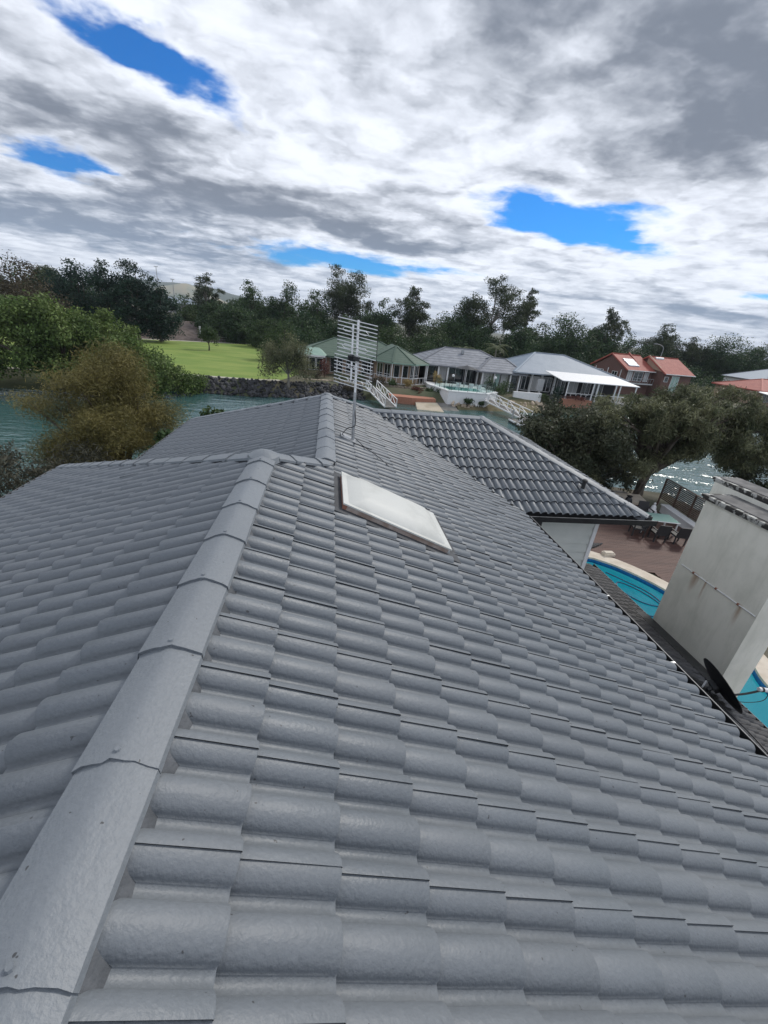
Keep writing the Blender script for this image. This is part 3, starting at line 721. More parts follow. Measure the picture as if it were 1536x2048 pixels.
# ================================================================== things on the roof
def antenna():
    b = on_right(0.335, 5.66, 0.045)
    A = empty('tv_antenna', b, 0, 'aluminium television antenna with two stacked grids of rods on a mast beside the ridge', 'antenna')
    L = lambda p: Vector(p) - b
    mb = MB()
    P = [on_right(x, y, 0.06) for x, y in ((0.17, 5.55), (0.37, 5.55), (0.37, 5.76), (0.17, 5.76))]
    up = Vector((SI, 0, CO)) * 0.012
    mb.hexa([L(p) for p in P] + [L(p + up) for p in P]); mb.build('base_plate', M_STEEL, A)
    base = on_right(0.335, 5.66, 0.065); top = Vector((0.345, 5.80, 8.27)); d = top - base
    mb = MB(); mb.tube([L(base), L(base + d * 0.42)], 0.021, 10); mb.build('lower_mast', M_STEEL, A, True)
    mb = MB(); mb.tube([L(base + d * 0.40), L(top)], 0.0155, 10); mb.build('mast', M_ALU, A, True)
    e1 = Vector((math.cos(-0.55), math.sin(-0.55), -0.11)); fw = Vector((-e1.y, e1.x, 0)) * -1
    mb = MB(); o = -e1 * 0.055 + fw * 0.03
    mb.bar(L(base + d * 0.50 + o), L(base + d * 0.965 + o), 0.022, 0.022); mb.build('boom', M_ALU, A)
    mb = MB(); c = base + d * 0.70
    mb.bar(L(c - e1 * 0.10 + fw * 0.03), L(c + e1 * 0.05 + fw * 0.03), 0.06, 0.05); mb.bar(L(c + fw * 0.03 - e1 * 0.05 - Vector((0, 0, 0.03))), L(c + fw * 0.06 - e1 * 0.05 + Vector((0, 0, 0.03))), 0.05, 0.05)
    mb.build('clamp', M_BLKPL, A)
    dn = d.normalized()
    for s0, s1, k, sh in ((0.725, 0.99, 10, 0.005), (0.465, 0.695, 9, -0.03)):
        for i in range(k):
            c = base + d * (s0 + (s1 - s0) * i / (k - 1)) + e1 * sh + fw * 0.012
            mb = MB(); mb.tube([L(c - e1 * 0.295), L(c + e1 * 0.275)], 0.0062, 6); mb.build('reflector_rod', M_ALU, A, True)
        for f in (0.22, 0.72):
            c = base + d * (s0 + (s1 - s0) * f) + fw * 0.075 + e1 * sh
            for sg in (-1, 1):
                pts = [c + e1 * (sg * 0.03), c + e1 * (sg * 0.07) + dn * 0.022, c + e1 * (sg * 0.15) + dn * 0.024, c + e1 * (sg * 0.185), c + e1 * (sg * 0.15) - dn * 0.024, c + e1 * (sg * 0.07) - dn * 0.022, c + e1 * (sg * 0.03)]
                mb = MB(); mb.tube([L(p) for p in pts], 0.0048, 6); mb.build('dipole', M_ALU, A, True)
            mb = MB(); mb.tube([L(c - fw * 0.07), L(c)], 0.006, 6); mb.build('spacer', M_BLKPL, A, True)
        for sg in (-1, 1):
            c0 = base + d * s0 + e1 * (sg * 0.285 + sh) + fw * 0.012; c1 = base + d * s1 + e1 * (sg * 0.285 + sh) + fw * 0.012
            mb = MB(); mb.tube([L(c0), L(c1)], 0.004, 6); mb.build('edge_strut', M_BLKPL, A, True)
    pts = smoothpath([base + d * 0.31, on_right(0.27, 5.62, 0.28), on_right(0.20, 5.58, 0.20), on_right(0.17, 5.56, 0.10), on_right(0.20, 5.60, 0.085)], 6)
    mb = MB(); mb.tube([L(p) for p in pts], 0.006, 6); mb.build('stay_wire', M_BLKPL, A, True)
    pts = smoothpath([on_right(0.36, 5.66, 0.10), on_right(0.50, 5.56, 0.07), on_right(0.66, 5.44, 0.065), on_right(0.80, 5.22, 0.06), on_right(0.84, 5.08, 0.05)], 6)
    mb = MB(); mb.tube([L(p) for p in pts], 0.005, 6); mb.build('cable', M_BLKPL, A, True)
antenna()

def dish():
    C = Vector((6.80, 4.50, 3.22)); D = empty('satellite_dish', (6.40, 4.42, 3.08), 0, 'black satellite dish mounted on the dark lower roof beside the rendered chimney', 'satellite dish')
    L = lambda p: Vector(p) - Vector((6.40, 4.42, 3.08))
    nrm = Vector((0.80, -0.16, 0.58)).normalized(); a = Vector((0.10, 0.97, 0.07)); a = (a - nrm * a.dot(nrm)).normalized(); b = nrm.cross(a)
    mb = MB(); n = 28; rings = [(0.0, -0.075), (0.16, -0.068), (0.30, -0.045), (0.42, -0.012), (0.475, 0.006), (0.478, 0.016), (0.46, 0.014), (0.42, 0.0), (0.30, -0.032), (0.0, -0.062)]
    for r, h in rings:
        for i in range(n):
            t = 6.28318 * i / n; mb.v.append(tuple(L(C + a * (r * math.cos(t)) + b * (r * 0.86 * math.sin(t)) + nrm * h)))
    for k in range(len(rings) - 1):
        for i in range(n): mb.f.append((k * n + i, k * n + (i + 1) % n, (k + 1) * n + (i + 1) % n, (k + 1) * n + i))
    mb.build('reflector', M_BLKPL, D, True)
    back = C - nrm * 0.10
    mb = MB(); mb.bar(L(back - a * 0.08), L(back + a * 0.10), 0.12, 0.10, nrm); mb.tube([L(back), L(back - nrm * 0.12)], 0.04, 8); mb.build('mount_head', M_BLKPL, D)
    foot = Vector((6.40, 4.42, 3.05)); k = back - nrm * 0.12
    mb = MB(); mb.tube(smoothpath([L(foot), L(foot + Vector((0.02, 0.0, 0.12))), L(k - Vector((0.02, 0, 0.05))), L(k)], 5), 0.024, 8); mb.build('mount_pole', M_BLKPL, D, True)
    for p in ((6.28, 4.72, 3.10), (6.33, 4.18, 3.09)):
        mb = MB(); mb.tube([L(p), L(k - Vector((0.04, 0, 0.06)))], 0.013, 6); mb.build('stay', M_BLKPL, D, True)
    for dz in (0.03, 0.07):
        mb = MB(); mb.tube([L(k + a * 0.02 + Vector((-0.10, 0, dz))), L(k + a * 0.10 + Vector((0.02, 0, dz)))], 0.014, 8); mb.build('clamp_bolt', M_ALU, D, True)
    low = C - b * 0.40 if b.z > 0 else C + b * 0.40
    lnb = Vector((7.66, 4.50, 3.06))
    mb = MB(); mb.tube(smoothpath([L(low), L((7.15, 4.55, 2.90)), L((7.45, 4.53, 2.96)), L(lnb)], 4), 0.018, 8); mb.build('feed_arm', M_BLKPL, D, True)
    dd = (C - lnb).normalized()
    mb = MB(); mb.tube([L(lnb - dd * 0.22 + Vector((0, 0, 0.03))), L(lnb + Vector((0, 0, 0.03))), L(lnb + dd * 0.06 + Vector((0, 0, 0.03)))], [0.035, 0.04, 0.032], 12); mb.build('feed_horn', M_WHITE, D, True)
    mb = MB(); mb.tube([L(lnb + dd * -0.03 + Vector((0, 0, 0.03))), L(lnb + dd * 0.01 + Vector((0, 0, 0.03)))], 0.046, 12); mb.build('feed_clamp', M_BLKPL, D, True)
    mb = MB(); mb.tube([L(p) for p in smoothpath([lnb - dd * 0.2, lnb + Vector((0.02, -0.1, -0.12)), Vector((7.45, 4.45, 2.84)), Vector((7.2, 4.5, 2.84))], 6)], 0.006, 6); mb.build('feed_cable', M_BLKPL, D, True)
    mb = MB(); mb.tube([L(p) for p in smoothpath([k, Vector((6.55, 4.25, 3.10)), Vector((6.62, 3.8, 3.07)), Vector((6.58, 3.4, 3.08)), Vector((6.50, 2.9, 3.10))], 6)], 0.011, 6); mb.build('cable', M_BLKPL, D, True)
dish()

# ================================================================== pool, deck and the things on it
M_COPING = pmat('sandstone coping', (0.52, 0.45, 0.36), (0.62, 0.55, 0.46), 2.2, 0.8, 0.3, 20)
M_POOLIN = pmat('pool lining', (0.06, 0.70, 0.80), (0.10, 0.78, 0.86), 0.7, 0.5)
M_POOLTL = pmat('pool tile band', (0.01, 0.09, 0.28), (0.02, 0.13, 0.36), 9, 0.25)
def poolwater():
    m = bpy.data.materials.new('pool water'); m.use_nodes = True; T = NT(m.node_tree); T.n.remove(T.n['Principled BSDF'])
    p = T.new('ShaderNodeNewGeometry').outputs['Position']
    bn = T.new('ShaderNodeBump'); bn.inputs['Strength'].default_value = 0.3; bn.inputs['Distance'].default_value = 0.02; T.put(bn.inputs['Height'], T.noise(p, 2.4, 3, 0.5, 0.5))
    tr = T.new('ShaderNodeBsdfTransparent'); tr.inputs[0].default_value = (0.80, 0.98, 0.99, 1)
    gl = T.new('ShaderNodeBsdfGlossy'); gl.inputs['Roughness'].default_value = 0.10; T.put(gl.inputs['Normal'], bn.outputs[0])
    fr = T.new('ShaderNodeFresnel'); fr.inputs[0].default_value = 1.33; T.put(fr.inputs['Normal'], bn.outputs[0])
    ms = T.new('ShaderNodeMixShader'); T.put(ms.inputs[0], fr.outputs[0]); T.l.new(tr.outputs[0], ms.inputs[1]); T.l.new(gl.outputs[0], ms.inputs[2])
    T.l.new(ms.outputs[0], T.n['Material Output'].inputs[0]); return m
M_POOLW = poolwater()
PO = [p[:2] for p in smoothpath([(11.35, 14.1, 0), (12.15, 13.35, 0), (12.95, 11.9, 0), (13.25, 10.0, 0), (13.0, 8.4, 0), (12.55, 7.4, 0), (12.2, 5.8, 0), (11.2, 4.4, 0), (9.9, 4.2, 0), (9.2, 5.2, 0), (9.1, 8.0, 0), (9.3, 11, 0), (9.8, 13.2, 0), (10.6, 14.15, 0), (11.35, 14.1, 0)], 5)][:-1][::-1]
def ring_mesh(name, inner, outer, z0, z1, mat, parent):
    mb = MB(); n = len(inner)
    mb.v = [(x, y, z1) for x, y in inner] + [(x, y, z1) for x, y in outer] + [(x, y, z0) for x, y in inner] + [(x, y, z0) for x, y in outer]
    for i in range(n):
        j = (i + 1) % n
        mb.f += [(i, j, n + j, n + i), (2 * n + i, 2 * n + j, j, i), (n + i, n + j, 3 * n + j, 3 * n + i)]
    return mb.build(name, mat, parent)
def grow(pts, d):
    c = np.mean(np.array(pts), 0); out = []
    n = len(pts)
    for i in range(n):
        a, b = np.array(pts[i - 1]), np.array(pts[(i + 1) % n]); t = b - a; nr = np.array([t[1], -t[0]]); nr /= np.linalg.norm(nr)
        if nr @ (np.array(pts[i]) - c) < 0: nr = -nr
        out.append(tuple(np.array(pts[i]) + nr * d))
    return out
POOL = empty('swimming_pool', (11, 9, 0), 0, 'kidney-shaped turquoise swimming pool with sandstone coping beside the dark timber deck', 'pool')
def loc(pts): return [(x - 11, y - 9) for x, y in pts]
inn = loc(PO); ring_mesh('coping', inn, loc(grow(PO, 0.62)), -0.05, 0.03, M_COPING, POOL)
ring_mesh('tile_band', loc(grow(PO, -0.005)), loc(grow(PO, 0.05)), -0.20, -0.045, M_POOLTL, POOL)
mb = MB(); n = len(inn); mb.v = [(x, y, -0.20) for x, y in inn] + [(x * 0.93, y * 0.95, -1.3) for x, y in inn]
for i in range(n): mb.f.append((i, n + i, n + (i + 1) % n, (i + 1) % n))
mb.f.append(tuple(range(n, 2 * n))); mb.build('basin', M_POOLIN, POOL, True)
mb = MB(); mb.v = [(x, y, -0.13) for x, y in inn]; mb.f = [tuple(range(n))]
mb.build('water_surface', M_POOLW, POOL)
# ground is cut away under the pool: replace the lot by a sheet with a hole
def holed_ground():
    o = bpy.data.objects['garden_ground']; c = MB().prism([(x + 11, y + 9) for x, y in loc(grow(PO, 0.3))], -2.2, 1.0).build('cutter', M_YARD)
    md = o.modifiers.new('hole', 'BOOLEAN'); md.operation = 'DIFFERENCE'; md.object = c; md.solver = 'EXACT'
    dg = bpy.context.evaluated_depsgraph_get(); me = bpy.data.meshes.new_from_object(o.evaluated_get(dg))
    o.modifiers.clear(); o.data = me; bpy.data.objects.remove(c)
holed_ground()
mb = MB(); b = (12.2, 14.35); mb.box(b[0] - 0.24, b[0] + 0.24, b[1] - 0.14, b[1] + 0.14, 0.03, 0.15); mb.box(b[0] - 0.2, b[0] + 0.2, b[1] - 0.10, b[1] + 0.10, 0.15, 0.19)
tag(mb.build('coping_block', M_COPING), 'small sandstone block standing on the pool coping next to the house corner', 'block')
hp = smoothpath([(11.4, 13.2, -0.11), (11.8, 12.6, -0.10), (12.3, 11.8, -0.11), (12.25, 11.0, -0.10), (11.6, 11.2, -0.11), (11.2, 12.0, -0.10), (11.5, 12.5, -0.11), (12.0, 11.9, -0.10), (12.2, 11.0, -0.11), (11.5, 10.4, -0.11), (10.8, 10.9, -0.11)], 8)
mb = MB(); mb.tube(hp, 0.024, 6); tag(mb.build('pool_hose', pmat('blue hose', (0.01, 0.05, 0.12), None, rough=0.4), None, True), 'dark looped cleaner hose floating in the turquoise pool', 'hose')

M_PLANK = pmat('red brown deck boards', (0.070, 0.034, 0.027), (0.105, 0.053, 0.041), 1.2, 0.7, 0.1, 20, stretch=(0.4, 3, 1))
def deck():
    D = MB().box(13.75, 18.7, 9.4, 22.6, -0.05, -0.03).box(11.2, 13.75, 15.0, 22.6, -0.05, -0.03).build('deck', M_DARK); D['kind'] = 'structure'
    hole = grow(PO, 0.60)
    ang = -0.18; ux = np.array([math.cos(ang), math.sin(ang)]); uy = np.array([-ux[1], ux[0]])
    meshes = {}
    poly = np.array(hole)
    def inside(p):
        c = False; n = len(poly); j = n - 1
        for i in range(n):
            if (poly[i][1] > p[1]) != (poly[j][1] > p[1]) and p[0] < (poly[j][0] - poly[i][0]) * (p[1] - poly[i][1]) / (poly[j][1] - poly[i][1]) + poly[i][0]: c = not c
            j = i
        return c
    for k in range(100):
        w = 9.0 + k * 0.14
        runs = []; cur = None
        for t in np.arange(8.0, 20.5, 0.05):
            p = ux * t + uy * w + np.array([0.0, 2.0])
            ok = 11.2 < p[0] < 18.55 and 9.5 < p[1] < 22.5 and not inside(p) and not (p[0] < 13.4 and p[1] < 13.0)
            if ok:
                if cur is None: cur = [t, t]
                cur[1] = t
            elif cur: runs.append(cur); cur = None
        if cur: runs.append(cur)
        for a, b in runs:
            if b - a < 0.3: continue
            key = round((b - a) / 0.1)
            if key not in meshes: meshes[key] = MB().box(0, key * 0.1, -0.065, 0.065, -0.03, 0.0).mesh('plank', M_PLANK)
            o = link('plank', meshes[key], D); q = ux * a + uy * w + np.array([0.0, 2.0]); o.location = (q[0], q[1], 0.012 + RNG.uniform(-0.002, 0.002)); o.rotation_euler = (0, 0, ang)
deck()
# table, chairs
def table():
    T_ = empty('outdoor_table', (16.35, 17.0, 0.01), -0.18, 'glass-topped outdoor table on the dark timber deck', 'table')
    MB().box(-0.85, 0.85, -0.5, 0.5, 0.72, 0.735).build('glass_top', M_GLASSL, T_)
    mb = MB()
    for s in (-1, 1): mb.box(-0.86, 0.86, s * 0.51 - 0.02, s * 0.51 + 0.02, 0.69, 0.72); mb.box(s * 0.86 - 0.02, s * 0.86 + 0.02, -0.49, 0.49, 0.69, 0.72)
    mb.build('frame', M_WHITE, T_)
    for sx in (-1, 1):
        for sy in (-1, 1): MB().box(sx * 0.80 - 0.03, sx * 0.80 + 0.03, sy * 0.45 - 0.03, sy * 0.45 + 0.03, 0, 0.69).build('leg', M_WHITE, T_)
table()
M_WICK = pmat('black wicker', (0.014, 0.014, 0.015), (0.04, 0.04, 0.042), 40, 0.6, 0.5, 60, stretch=(1, 1, 3))
def chair(x, y, rz, label):
    c = empty('wicker_chair', (x, y, 0.01), rz, label, 'chair', 'wicker chairs round the deck table')
    MB().box(-0.28, 0.28, -0.28, 0.28, 0.36, 0.44).build('seat', M_WICK, c)
    mb = MB(); mb.hexa([(-0.28, 0.24, 0.44), (0.28, 0.24, 0.44), (0.28, 0.30, 0.44), (-0.28, 0.30, 0.44), (-0.26, 0.34, 0.92), (0.26, 0.34, 0.92), (0.26, 0.39, 0.92), (-0.26, 0.39, 0.92)]); mb.build('backrest', M_WICK, c)
    for s in (-1, 1):
        MB().box(s * 0.285 - 0.03, s * 0.285 + 0.03, -0.26, 0.30, 0.60, 0.64).build('armrest', M_WICK, c)
        for t in (-1, 1): MB().box(s * 0.25 - 0.025, s * 0.25 + 0.025, t * 0.25 - 0.025, t * 0.25 + 0.025, 0, 0.60 if t < 0 else 0.36).build('leg', M_WICK, c)
chair(15.05, 16.45, 2.96 + 1.4, 'black wicker chair at the end of the glass table, by the house wing')
chair(15.75, 15.95, math.pi - 0.18, 'black wicker chair on the pool side of the glass table, nearer the house')
chair(16.65, 15.75, math.pi - 0.18, 'black wicker chair on the pool side of the table, nearer the white bench')
chair(16.7, 18.2, -0.18, 'black wicker chair on the canal side of the glass table')
def bench():
    B = empty('white_bench_wall', (18.6, 17.5, 0), 0, 'low white moulded bench wall below the slatted brown screen', 'bench wall')
    a, b = Vector((0.25, 1.9, 0)), Vector((-0.55, -3.4, 0))
    mb = MB(); mb.bar(a + Vector((0, 0, 0.2)), b + Vector((0, 0, 0.2)), 0.34, 0.42); mb.build('base', M_WHITE, B)
    mb = MB(); mb.bar(a + Vector((-0.02, 0, 0.44)), b + Vector((-0.02, 0, 0.44)), 0.46, 0.06); mb.build('seat_slab', M_WHITE, B)
    mb = MB(); mb.box(-0.78, -0.22, -2.0, -1.3, 0, 0.50); mb.build('pier', M_WHITE, B)
bench()
M_SLAT = pmat('brown slats', (0.055, 0.030, 0.022), (0.10, 0.058, 0.042), 4, 0.7, 0.3, 30)
def screen():
    a, b = Vector((19.30, 20.4, 0)), Vector((18.55, 14.2, 0)); d = (b - a); L = d.length; d.normalize()
    S = empty('slatted_screen', a, 0, 'brown timber screen of thin horizontal slats standing behind the white bench wall', 'fence')
    for i in range(6):
        p = d * (L * i / 5); MB().box(p.x - 0.035, p.x + 0.035, p.y - 0.035, p.y + 0.035, 0, 1.62).build('post', M_SLAT, S)
    for k in range(12):
        z = 0.50 + k * 0.095
        for i in range(5):
            p, q = d * (L * i / 5 + 0.02), d * (L * (i + 1) / 5 - 0.02); mb = MB()
            mb.bar(p + Vector((0.0, 0, z)), q + Vector((0.0, 0, z)), 0.02, 0.062); mb.build('slat', M_SLAT, S)
    mb = MB(); mb.bar(Vector((0, 0, 1.64)), d * L + Vector((0, 0, 1.64)), 0.10, 0.04); mb.build('top_rail', M_SLAT, S)
screen()
def statue():
    S = empty('garden_statue', (17.75, 18.9, 0), 0, 'small white seated garden statue on a plinth at the deck corner', 'statue')
    MB().box(-0.17, 0.17, -0.17, 0.17, 0, 0.25).build('plinth', M_WHITE, S)
    mb = MB(); mb.tube([(0, 0, 0.25), (0, 0, 0.29), (0, 0, 0.36), (0, 0, 0.50), (0, 0, 0.57), (0, 0, 0.60), (0, 0, 0.64), (0, 0, 0.70), (0, 0, 0.74)], [0.19, 0.20, 0.15, 0.12, 0.09, 0.04, 0.062, 0.058, 0.02], 14); mb.build('figure', M_WHITE, S, True)
    P = empty('dark_urn', (16.7, 19.6, 0), 0, 'tall dark urn standing at the canal edge of the deck', 'urn')
    mb = MB(); mb.tube([(0, 0, 0), (0, 0, 0.1), (0, 0, 0.4), (0, 0, 0.62), (0, 0, 0.72), (0, 0, 0.78)], [0.12, 0.16, 0.22, 0.17, 0.10, 0.14], 14); mb.build('body', M_BLKPL, P, True)
    mb = MB(); mb.tube([(0, 0, 0.77), (0, 0, 0.80)], [0.15, 0.15], 14); mb.build('rim', M_BLKPL, P, True)
statue()
o = MB().prism([(11.3, 20.6), (18.6, 20.2), (19.0, 21.6), (11.3, 22.6)], -0.02, 0.14).build('edge_paving', M_COPING); o['kind'] = 'structure'
# ================================================================== houses across the water
def course_mat(name, c1, c2, step, dark=0.6, rough=0.7, metal=0.0):
    m = bpy.data.materials.new(name); m.use_nodes = True; T = NT(m.node_tree); b = T.n['Principled BSDF']
    p = T.new('ShaderNodeNewGeometry').outputs['Position']; z = T.sep(p)[2]
    fr = T.math('FRACT', T.math('DIVIDE', z, step)); line = T.ramp(fr, 0.30, 0.0)
    col = T.mix(T.ramp(T.noise(p, 1.2, 5, 0.65), 0.3, 0.7), c1, c2)
    col = T.mix(T.math('MULTIPLY', line, dark), col, tuple(x * 0.35 for x in c1)); T.put(b.inputs['Base Color'], col)
    b.inputs['Roughness'].default_value = rough; b.inputs['Metallic'].default_value = metal
    bn = T.new('ShaderNodeBump'); bn.inputs['Strength'].default_value = 0.6; bn.inputs['Distance'].default_value = 0.04
    T.put(bn.inputs['Height'], fr); T.put(b.inputs['Normal'], bn.outputs[0]); return m
M_GREENT = course_mat('green roof tile', (0.070, 0.115, 0.082), (0.095, 0.14, 0.105), 0.26)
M_GREYT = course_mat('slate grey roof tile', (0.17, 0.185, 0.215), (0.27, 0.285, 0.315), 0.30, 0.9)
M_BLUET = pmat('pale blue metal roof', (0.19, 0.24, 0.30), (0.225, 0.275, 0.335), 0.6, 0.6, 0.2, 3)
M_REDT = course_mat('red roof tile', (0.31, 0.075, 0.055), (0.38, 0.11, 0.08), 0.13, 0.35)
M_GREENM = pmat('pale green metal', (0.20, 0.31, 0.25), (0.25, 0.37, 0.30), 1, 0.5)
M_RIDGEG = pmat('green ridge', (0.055, 0.095, 0.068), None, rough=0.7)
M_RIDGEGR = pmat('grey ridge', (0.17, 0.18, 0.20), None, rough=0.7)
M_RIDGEB = pmat('pale ridge', (0.33, 0.38, 0.43), None, rough=0.5)
M_RIDGER = pmat('red ridge', (0.36, 0.085, 0.06), None, rough=0.7)
def brick_mat(name, c1, c2, mort, sc=4.5):
    m = bpy.data.materials.new(name); m.use_nodes = True; T = NT(m.node_tree); b = T.n['Principled BSDF']
    p = T.new('ShaderNodeNewGeometry').outputs['Position']; s = T.sep(p)
    br = T.new('ShaderNodeTexBrick'); T.put(br.inputs['Vector'], T.comb(T.math('ADD', s[0], s[1]), s[2], 0.0))
    br.inputs['Scale'].default_value = sc
    br.inputs['Color1'].default_value = (*c1, 1); br.inputs['Color2'].default_value = (*c2, 1); br.inputs['Mortar'].default_value = (*mort, 1)
    T.put(b.inputs['Base Color'], T.mix(T.math('MULTIPLY', T.noise(p, 3, 4), 0.35), br.outputs[0], tuple(x * 0.7 for x in c1))); b.inputs['Roughness'].default_value = 0.85; return m
M_BRTAN = brick_mat('tan brick', (0.36, 0.24, 0.16), (0.44, 0.31, 0.21), (0.40, 0.36, 0.31))
M_BRRED = brick_mat('dark red brick', (0.13, 0.062, 0.05), (0.18, 0.085, 0.065), (0.16, 0.13, 0.12))
M_BRTER = brick_mat('terracotta paving', (0.36, 0.14, 0.085), (0.43, 0.19, 0.12), (0.34, 0.24, 0.18))
M_CONC = pmat('grey concrete', (0.12, 0.115, 0.105), (0.20, 0.19, 0.175), 0.8, 0.9, 0.3, 10)
M_SAND = pmat('sand', (0.40, 0.34, 0.25), (0.48, 0.42, 0.33), 0.8, 0.95)
M_CURT = pmat('grey curtain', (0.40, 0.41, 0.42), (0.55, 0.56, 0.56), 3, 0.8, stretch=(6, 6, 0.2))
M_STONE = pmat('stone wall', (0.16, 0.13, 0.10), (0.30, 0.25, 0.20), 2.2, 0.9, 0.6, 5, bdist=0.08)

def hip_roof(H, x0, x1, y0, y1, ze, zr_, mat, rmat, th=0.18, ridge=None, name='roof'):
    """roof with hips; ridge along x"""
    run = (y1 - y0) / 2; ym = (y0 + y1) / 2
    ra, rb = ridge if ridge else (x0 + run, x1 - run)
    mb = MB(); A, B, C, D = (x0, y0, ze), (x1, y0, ze), (x1, y1, ze), (x0, y1, ze); P, Q = (ra, ym, zr_), (rb, ym, zr_)
    mb.quad(A, B, Q, P); mb.quad(B, C, Q); mb.quad(C, D, P, Q); mb.quad(D, A, P)
    r = mb.build(name, mat, H)
    f = MB(); d = 0.004
    f.box(x0, x1, y0, y0 + 0.08, ze - th, ze - d); f.box(x0, x1, y1 - 0.08, y1, ze - th, ze - d); f.box(x0, x0 + 0.08, y0 + 0.08, y1 - 0.08, ze - th, ze - d); f.box(x1 - 0.08, x1, y0 + 0.08, y1 - 0.08, ze - th, ze - d)
    f.quad((x0 + .08, y0 + .08, ze - th + .02), (x0 + .08, y1 - .08, ze - th + .02), (x1 - .08, y1 - .08, ze - th + .02), (x1 - .08, y0 + .08, ze - th + .02))
    f.build('fascia', rmat, r)
    up = Vector((0, 0, 0.03))
    for a, b in ((P, Q), (A, P), (D, P), (B, Q), (C, Q)):
        if (Vector(a) - Vector(b)).length < 0.1: continue
        c = MB(); c.bar(Vector(a) + up, Vector(b) + up, 0.28, 0.09); c.build('ridge_capping', rmat, r)
    return r
def window(H, x, y, z, w, h, mat=None, nx=2, ax='x', frame=None):
    """front window facing -y (ax x) or -x (ax y)"""
    fr = frame or M_WHITE
    def B(mb, u0, u1, d0, d1, z0, z1):
        return mb.box(u0, u1, y + d0, y + d1, z0, z1) if ax == 'x' else mb.box(y + d0, y + d1, u0, u1, z0, z1)
    g = B(MB(), x, x + w, -0.03, 0.02, z, z + h).build('window', mat or M_GLASS, H); t = 0.06
    m = MB(); B(m, x - t, x, -0.07, 0.03, z - t, z + h + t); B(m, x + w, x + w + t, -0.07, 0.03, z - t, z + h + t)
    B(m, x, x + w, -0.07, 0.03, z + h, z + h + t); B(m, x, x + w, -0.07, 0.03, z - t, z)
    for i in range(1, nx): u = x + w * i / nx; B(m, u - 0.03, u + 0.03, -0.06, -0.032, z, z + h)
    m.build('frame', fr, g); return g
def rail(H, pts, h0=0.15, h1=1.0, step=1.4, mat=None, r=0.03, balus=True):
    mat = mat or M_WHITE; m = MB()
    for a, b in zip(pts[:-1], pts[1:]):
        a, b = Vector(a), Vector(b)
        for h in (h0, h1): m.bar(a + Vector((0, 0, h)), b + Vector((0, 0, h)), 0.06, 0.06)
        if balus:
            n = max(1, int((b - a).length / step))
            for i in range(n + 1):
                p = a + (b - a) * (i / n); m.bar(p + Vector((0, 0, h0)), p + Vector((0, 0, h1)), 0.05, 0.05)
    return m.build('railing', mat, H)

